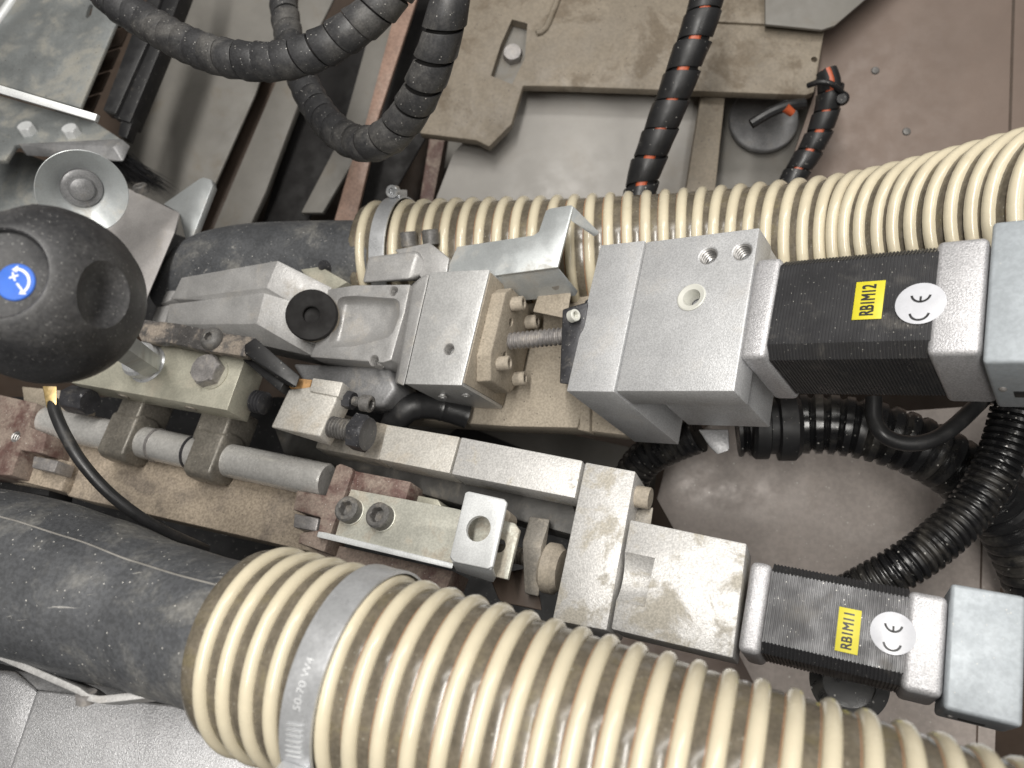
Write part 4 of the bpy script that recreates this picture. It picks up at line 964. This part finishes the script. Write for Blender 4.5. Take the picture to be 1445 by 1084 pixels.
m = MB(); m.plate(PS, [(-40, 216), (30, 214), (72, 230), (60, 262), (40, 330), (-40, 330)], 0, 4, 0.6); add('steel_plate', m, 'galvanised_dull', None, 'bluish steel plate under the brush holder, partly behind the knob', 'plate')
# black rubber sealing profile and slatted brown curtain
PP = Plane((820, 800), 520)
t = thing('sealing_profile', 'black rubber sealing profile slanting below the cable arc', 'profile', PP.p(180, 110, 20))
m = MB(); m.plate(PP, [(252, -60), (275, -60), (226, 70), (183, 173), (160, 165), (206, 62)], 4, 20, 0.8); add('lip', m, 'dark_black', t)
m = MB(); m.plate(PP, [(215, -20), (232, -20), (207, 62), (163, 160), (145, 155), (185, 50)], 0, 12, 0.8); add('flange', m, 'cable_black', t)
m = MB(); m.plate(PP, [(172, 160), (190, 164), (178, 195), (166, 190)], 6, 16, 0.8); add('end', m, 'dark_black', t)
PQ = Plane((820, 800), 560)
t = thing('slat_curtain', 'dark brown slatted curtain beside the galvanised guard', 'curtain', PQ.p(150, 100, 5))
for k in range(6):
    y0 = -20+k*32; x0 = 176-k*14
    m = MB(); m.plate(PQ, [(x0-26, y0+12), (x0+34, y0-8), (x0+22, y0+19), (x0-38, y0+39)], 0, 3, 0.4); add('slat', m, 'brown_dark', t)
# conical cup
c = PD(116, 268, 462); axd = (ROT @ Vector((0.48, 0.42, -0.77))).normalized()
t = thing('conical_cup', 'thin-edged conical metal cup behind the black knob', 'cup', c)
m = MB(); m.lathe(c, axd, [(24.4, 6.6), (24.7, 6.4), (24.4, 5.6), (12, -7), (0.1, -8), (0.1, -7), (11.5, -6.0), (24.4, 6.6)], 64, cap0=False, cap1=False); add('cup', m, 'zinc_sheet', t)
m = MB(); m.lathe(c, axd, [(12, -6.5), (11.2, -4), (10, -3.4), (7.5, -3.2), (6.5, -0.5), (4, 0.6), (1, 0.8)], 40); add('hub', m, 'cast_dark', t)
# grey block behind the knob
PGB = Plane((1000, 900), 425)
t = thing('guide_block', 'smooth grey aluminium guide block leaning behind the knob', 'block', PGB.p(200, 360, 30))
m = MB(); m.hull([PGB.p(x, y, h) for x, y, h in ((154, 298, 0), (247, 327, 0), (195, 450, 0), (120, 440, 0), (173, 262, 10), (254, 301, 10), (154, 298, 30), (250, 325, 30), (195, 450, 30), (120, 440, 30), (173, 262, 30), (254, 301, 30))], 1.0, 3); gb = add('block', m, 'guide_grey', t)
socket_screw(t, PGB.p(201, 272, 14), (ROT @ Vector((-0.1, -0.75, -0.6))), 5.0, 6, 'grey_oxide')
PF = Plane((1000, 900), 455)
m = MB(); m.plate(PF, [(281, 252), (287, 250), (298, 253), (300, 262), (268, 345), (263, 345), (252, 300), (230, 288)], 0, 6, 0.8); add('guide_fin', m, 'zinc_sheet', None, 'pointed bluish zinc fin next to the grey guide block', 'fin')
m = MB(); m.plate(PF, [(253, 350), (272, 349), (288, 360), (284, 368), (270, 358)], 4, 10, 0.5); add('small_tab', m, 'bright_zinc', None, 'small bent steel tab below the pointed zinc fin', 'tab')
m = MB(); m.plate(Plane((900, 800), 600), [(170, 300), (300, 350), (260, 470), (150, 470)], 0, 10, 0.6); add('dark_web', m, 'dark_black', None, 'black web behind the grey guide block', 'web')
m = MB(); m.plate(Plane((1000, 900), 520), [(228, 378), (250, 372), (232, 420), (214, 424)], 0, 10, 0.6); add('small_plate', m, 'yellow_zinc', None, 'dull yellowish plate in the gap beside the guide block', 'plate')

# ------------------------------------------------------------------ bottom corner: strap and sparkling casting
PST = Plane((800, 1050), 322)
b = bmesh.new(); pix = [(-40, 904), (0, 921), (60, 947), (112, 970), (124, 979), (140, 982), (160, 980), (245, 970)]
R = []
for (x, y) in pix:
    p = PST.p(x, y, 0); q = PST.p(x, y+11, 0); R.append([b.verts.new(v) for v in (p, q, q+PST.N*0.014, p+PST.N*0.014)])
for a, c in zip(R, R[1:]):
    for k in range(4): b.faces.new((a[k], a[(k+1) % 4], c[(k+1) % 4], c[k]))
b.faces.new(R[0]); b.faces.new(list(reversed(R[-1])))
m = MB(); m._merge(b, 0.3); t = thing('pipe_strap', 'bent flat steel strap under the rubber pipe', 'strap', PST.p(120, 975, 16)); add('strap', m, 'cast_aluminium', t)
m = MB(); m.lathe(PST.p(122, 985, 3), (ROT @ Vector((0, 1, 0.1))), [(3.6, -2), (3.6, 1.5)], 20); add('weld_nut', m, 'bolt_steel', t)
PSC = Plane((760, 900), 366)
t = thing('gear_housing', 'sparkling silver-painted cast housing below the rubber pipe and strap', 'housing', PSC.p(150, 1050, 40))
m = MB(); m.hull([PSC.p(x, y, h) for x, y, h in ((53, 974, 0), (268, 1017, 0), (290, 1000, 0), (420, 1075, 0), (520, 1200, 0), (-20, 1200, 0), (15, 1084, 0))] + [PSC.p(x, y, 30) for x, y in ((53, 974), (290, 1000), (520, 1200), (-20, 1200))], 1.0, 3); add('cover', m, 'silver_paint', t)
m = MB(); m.hull([PSC.p(x, y, h) for x, y, h in ((4, 952, 2), (22, 947, 4), (54, 974, 1.5), (14, 1090, 1.5), (-60, 1090, 6), (-60, 940, 6), (4, 952, 30), (54, 974, 30), (14, 1090, 30), (-60, 1090, 30))], 1.0, 3); add('side_facet', m, 'silver_paint', t)
m = MB(); m.hull([PSC.p(x, y, h) for x, y, h in ((20, 946, 6), (130, 985, 6), (268, 1016, 3), (284, 1000, 3), (240, 975, 8), (54, 975, 2), (20, 946, 30), (268, 1016, 30), (240, 975, 30))], 0.8); add('rim', m, 'cast_dark', t)
# dark machine bed deep below everything on the left side
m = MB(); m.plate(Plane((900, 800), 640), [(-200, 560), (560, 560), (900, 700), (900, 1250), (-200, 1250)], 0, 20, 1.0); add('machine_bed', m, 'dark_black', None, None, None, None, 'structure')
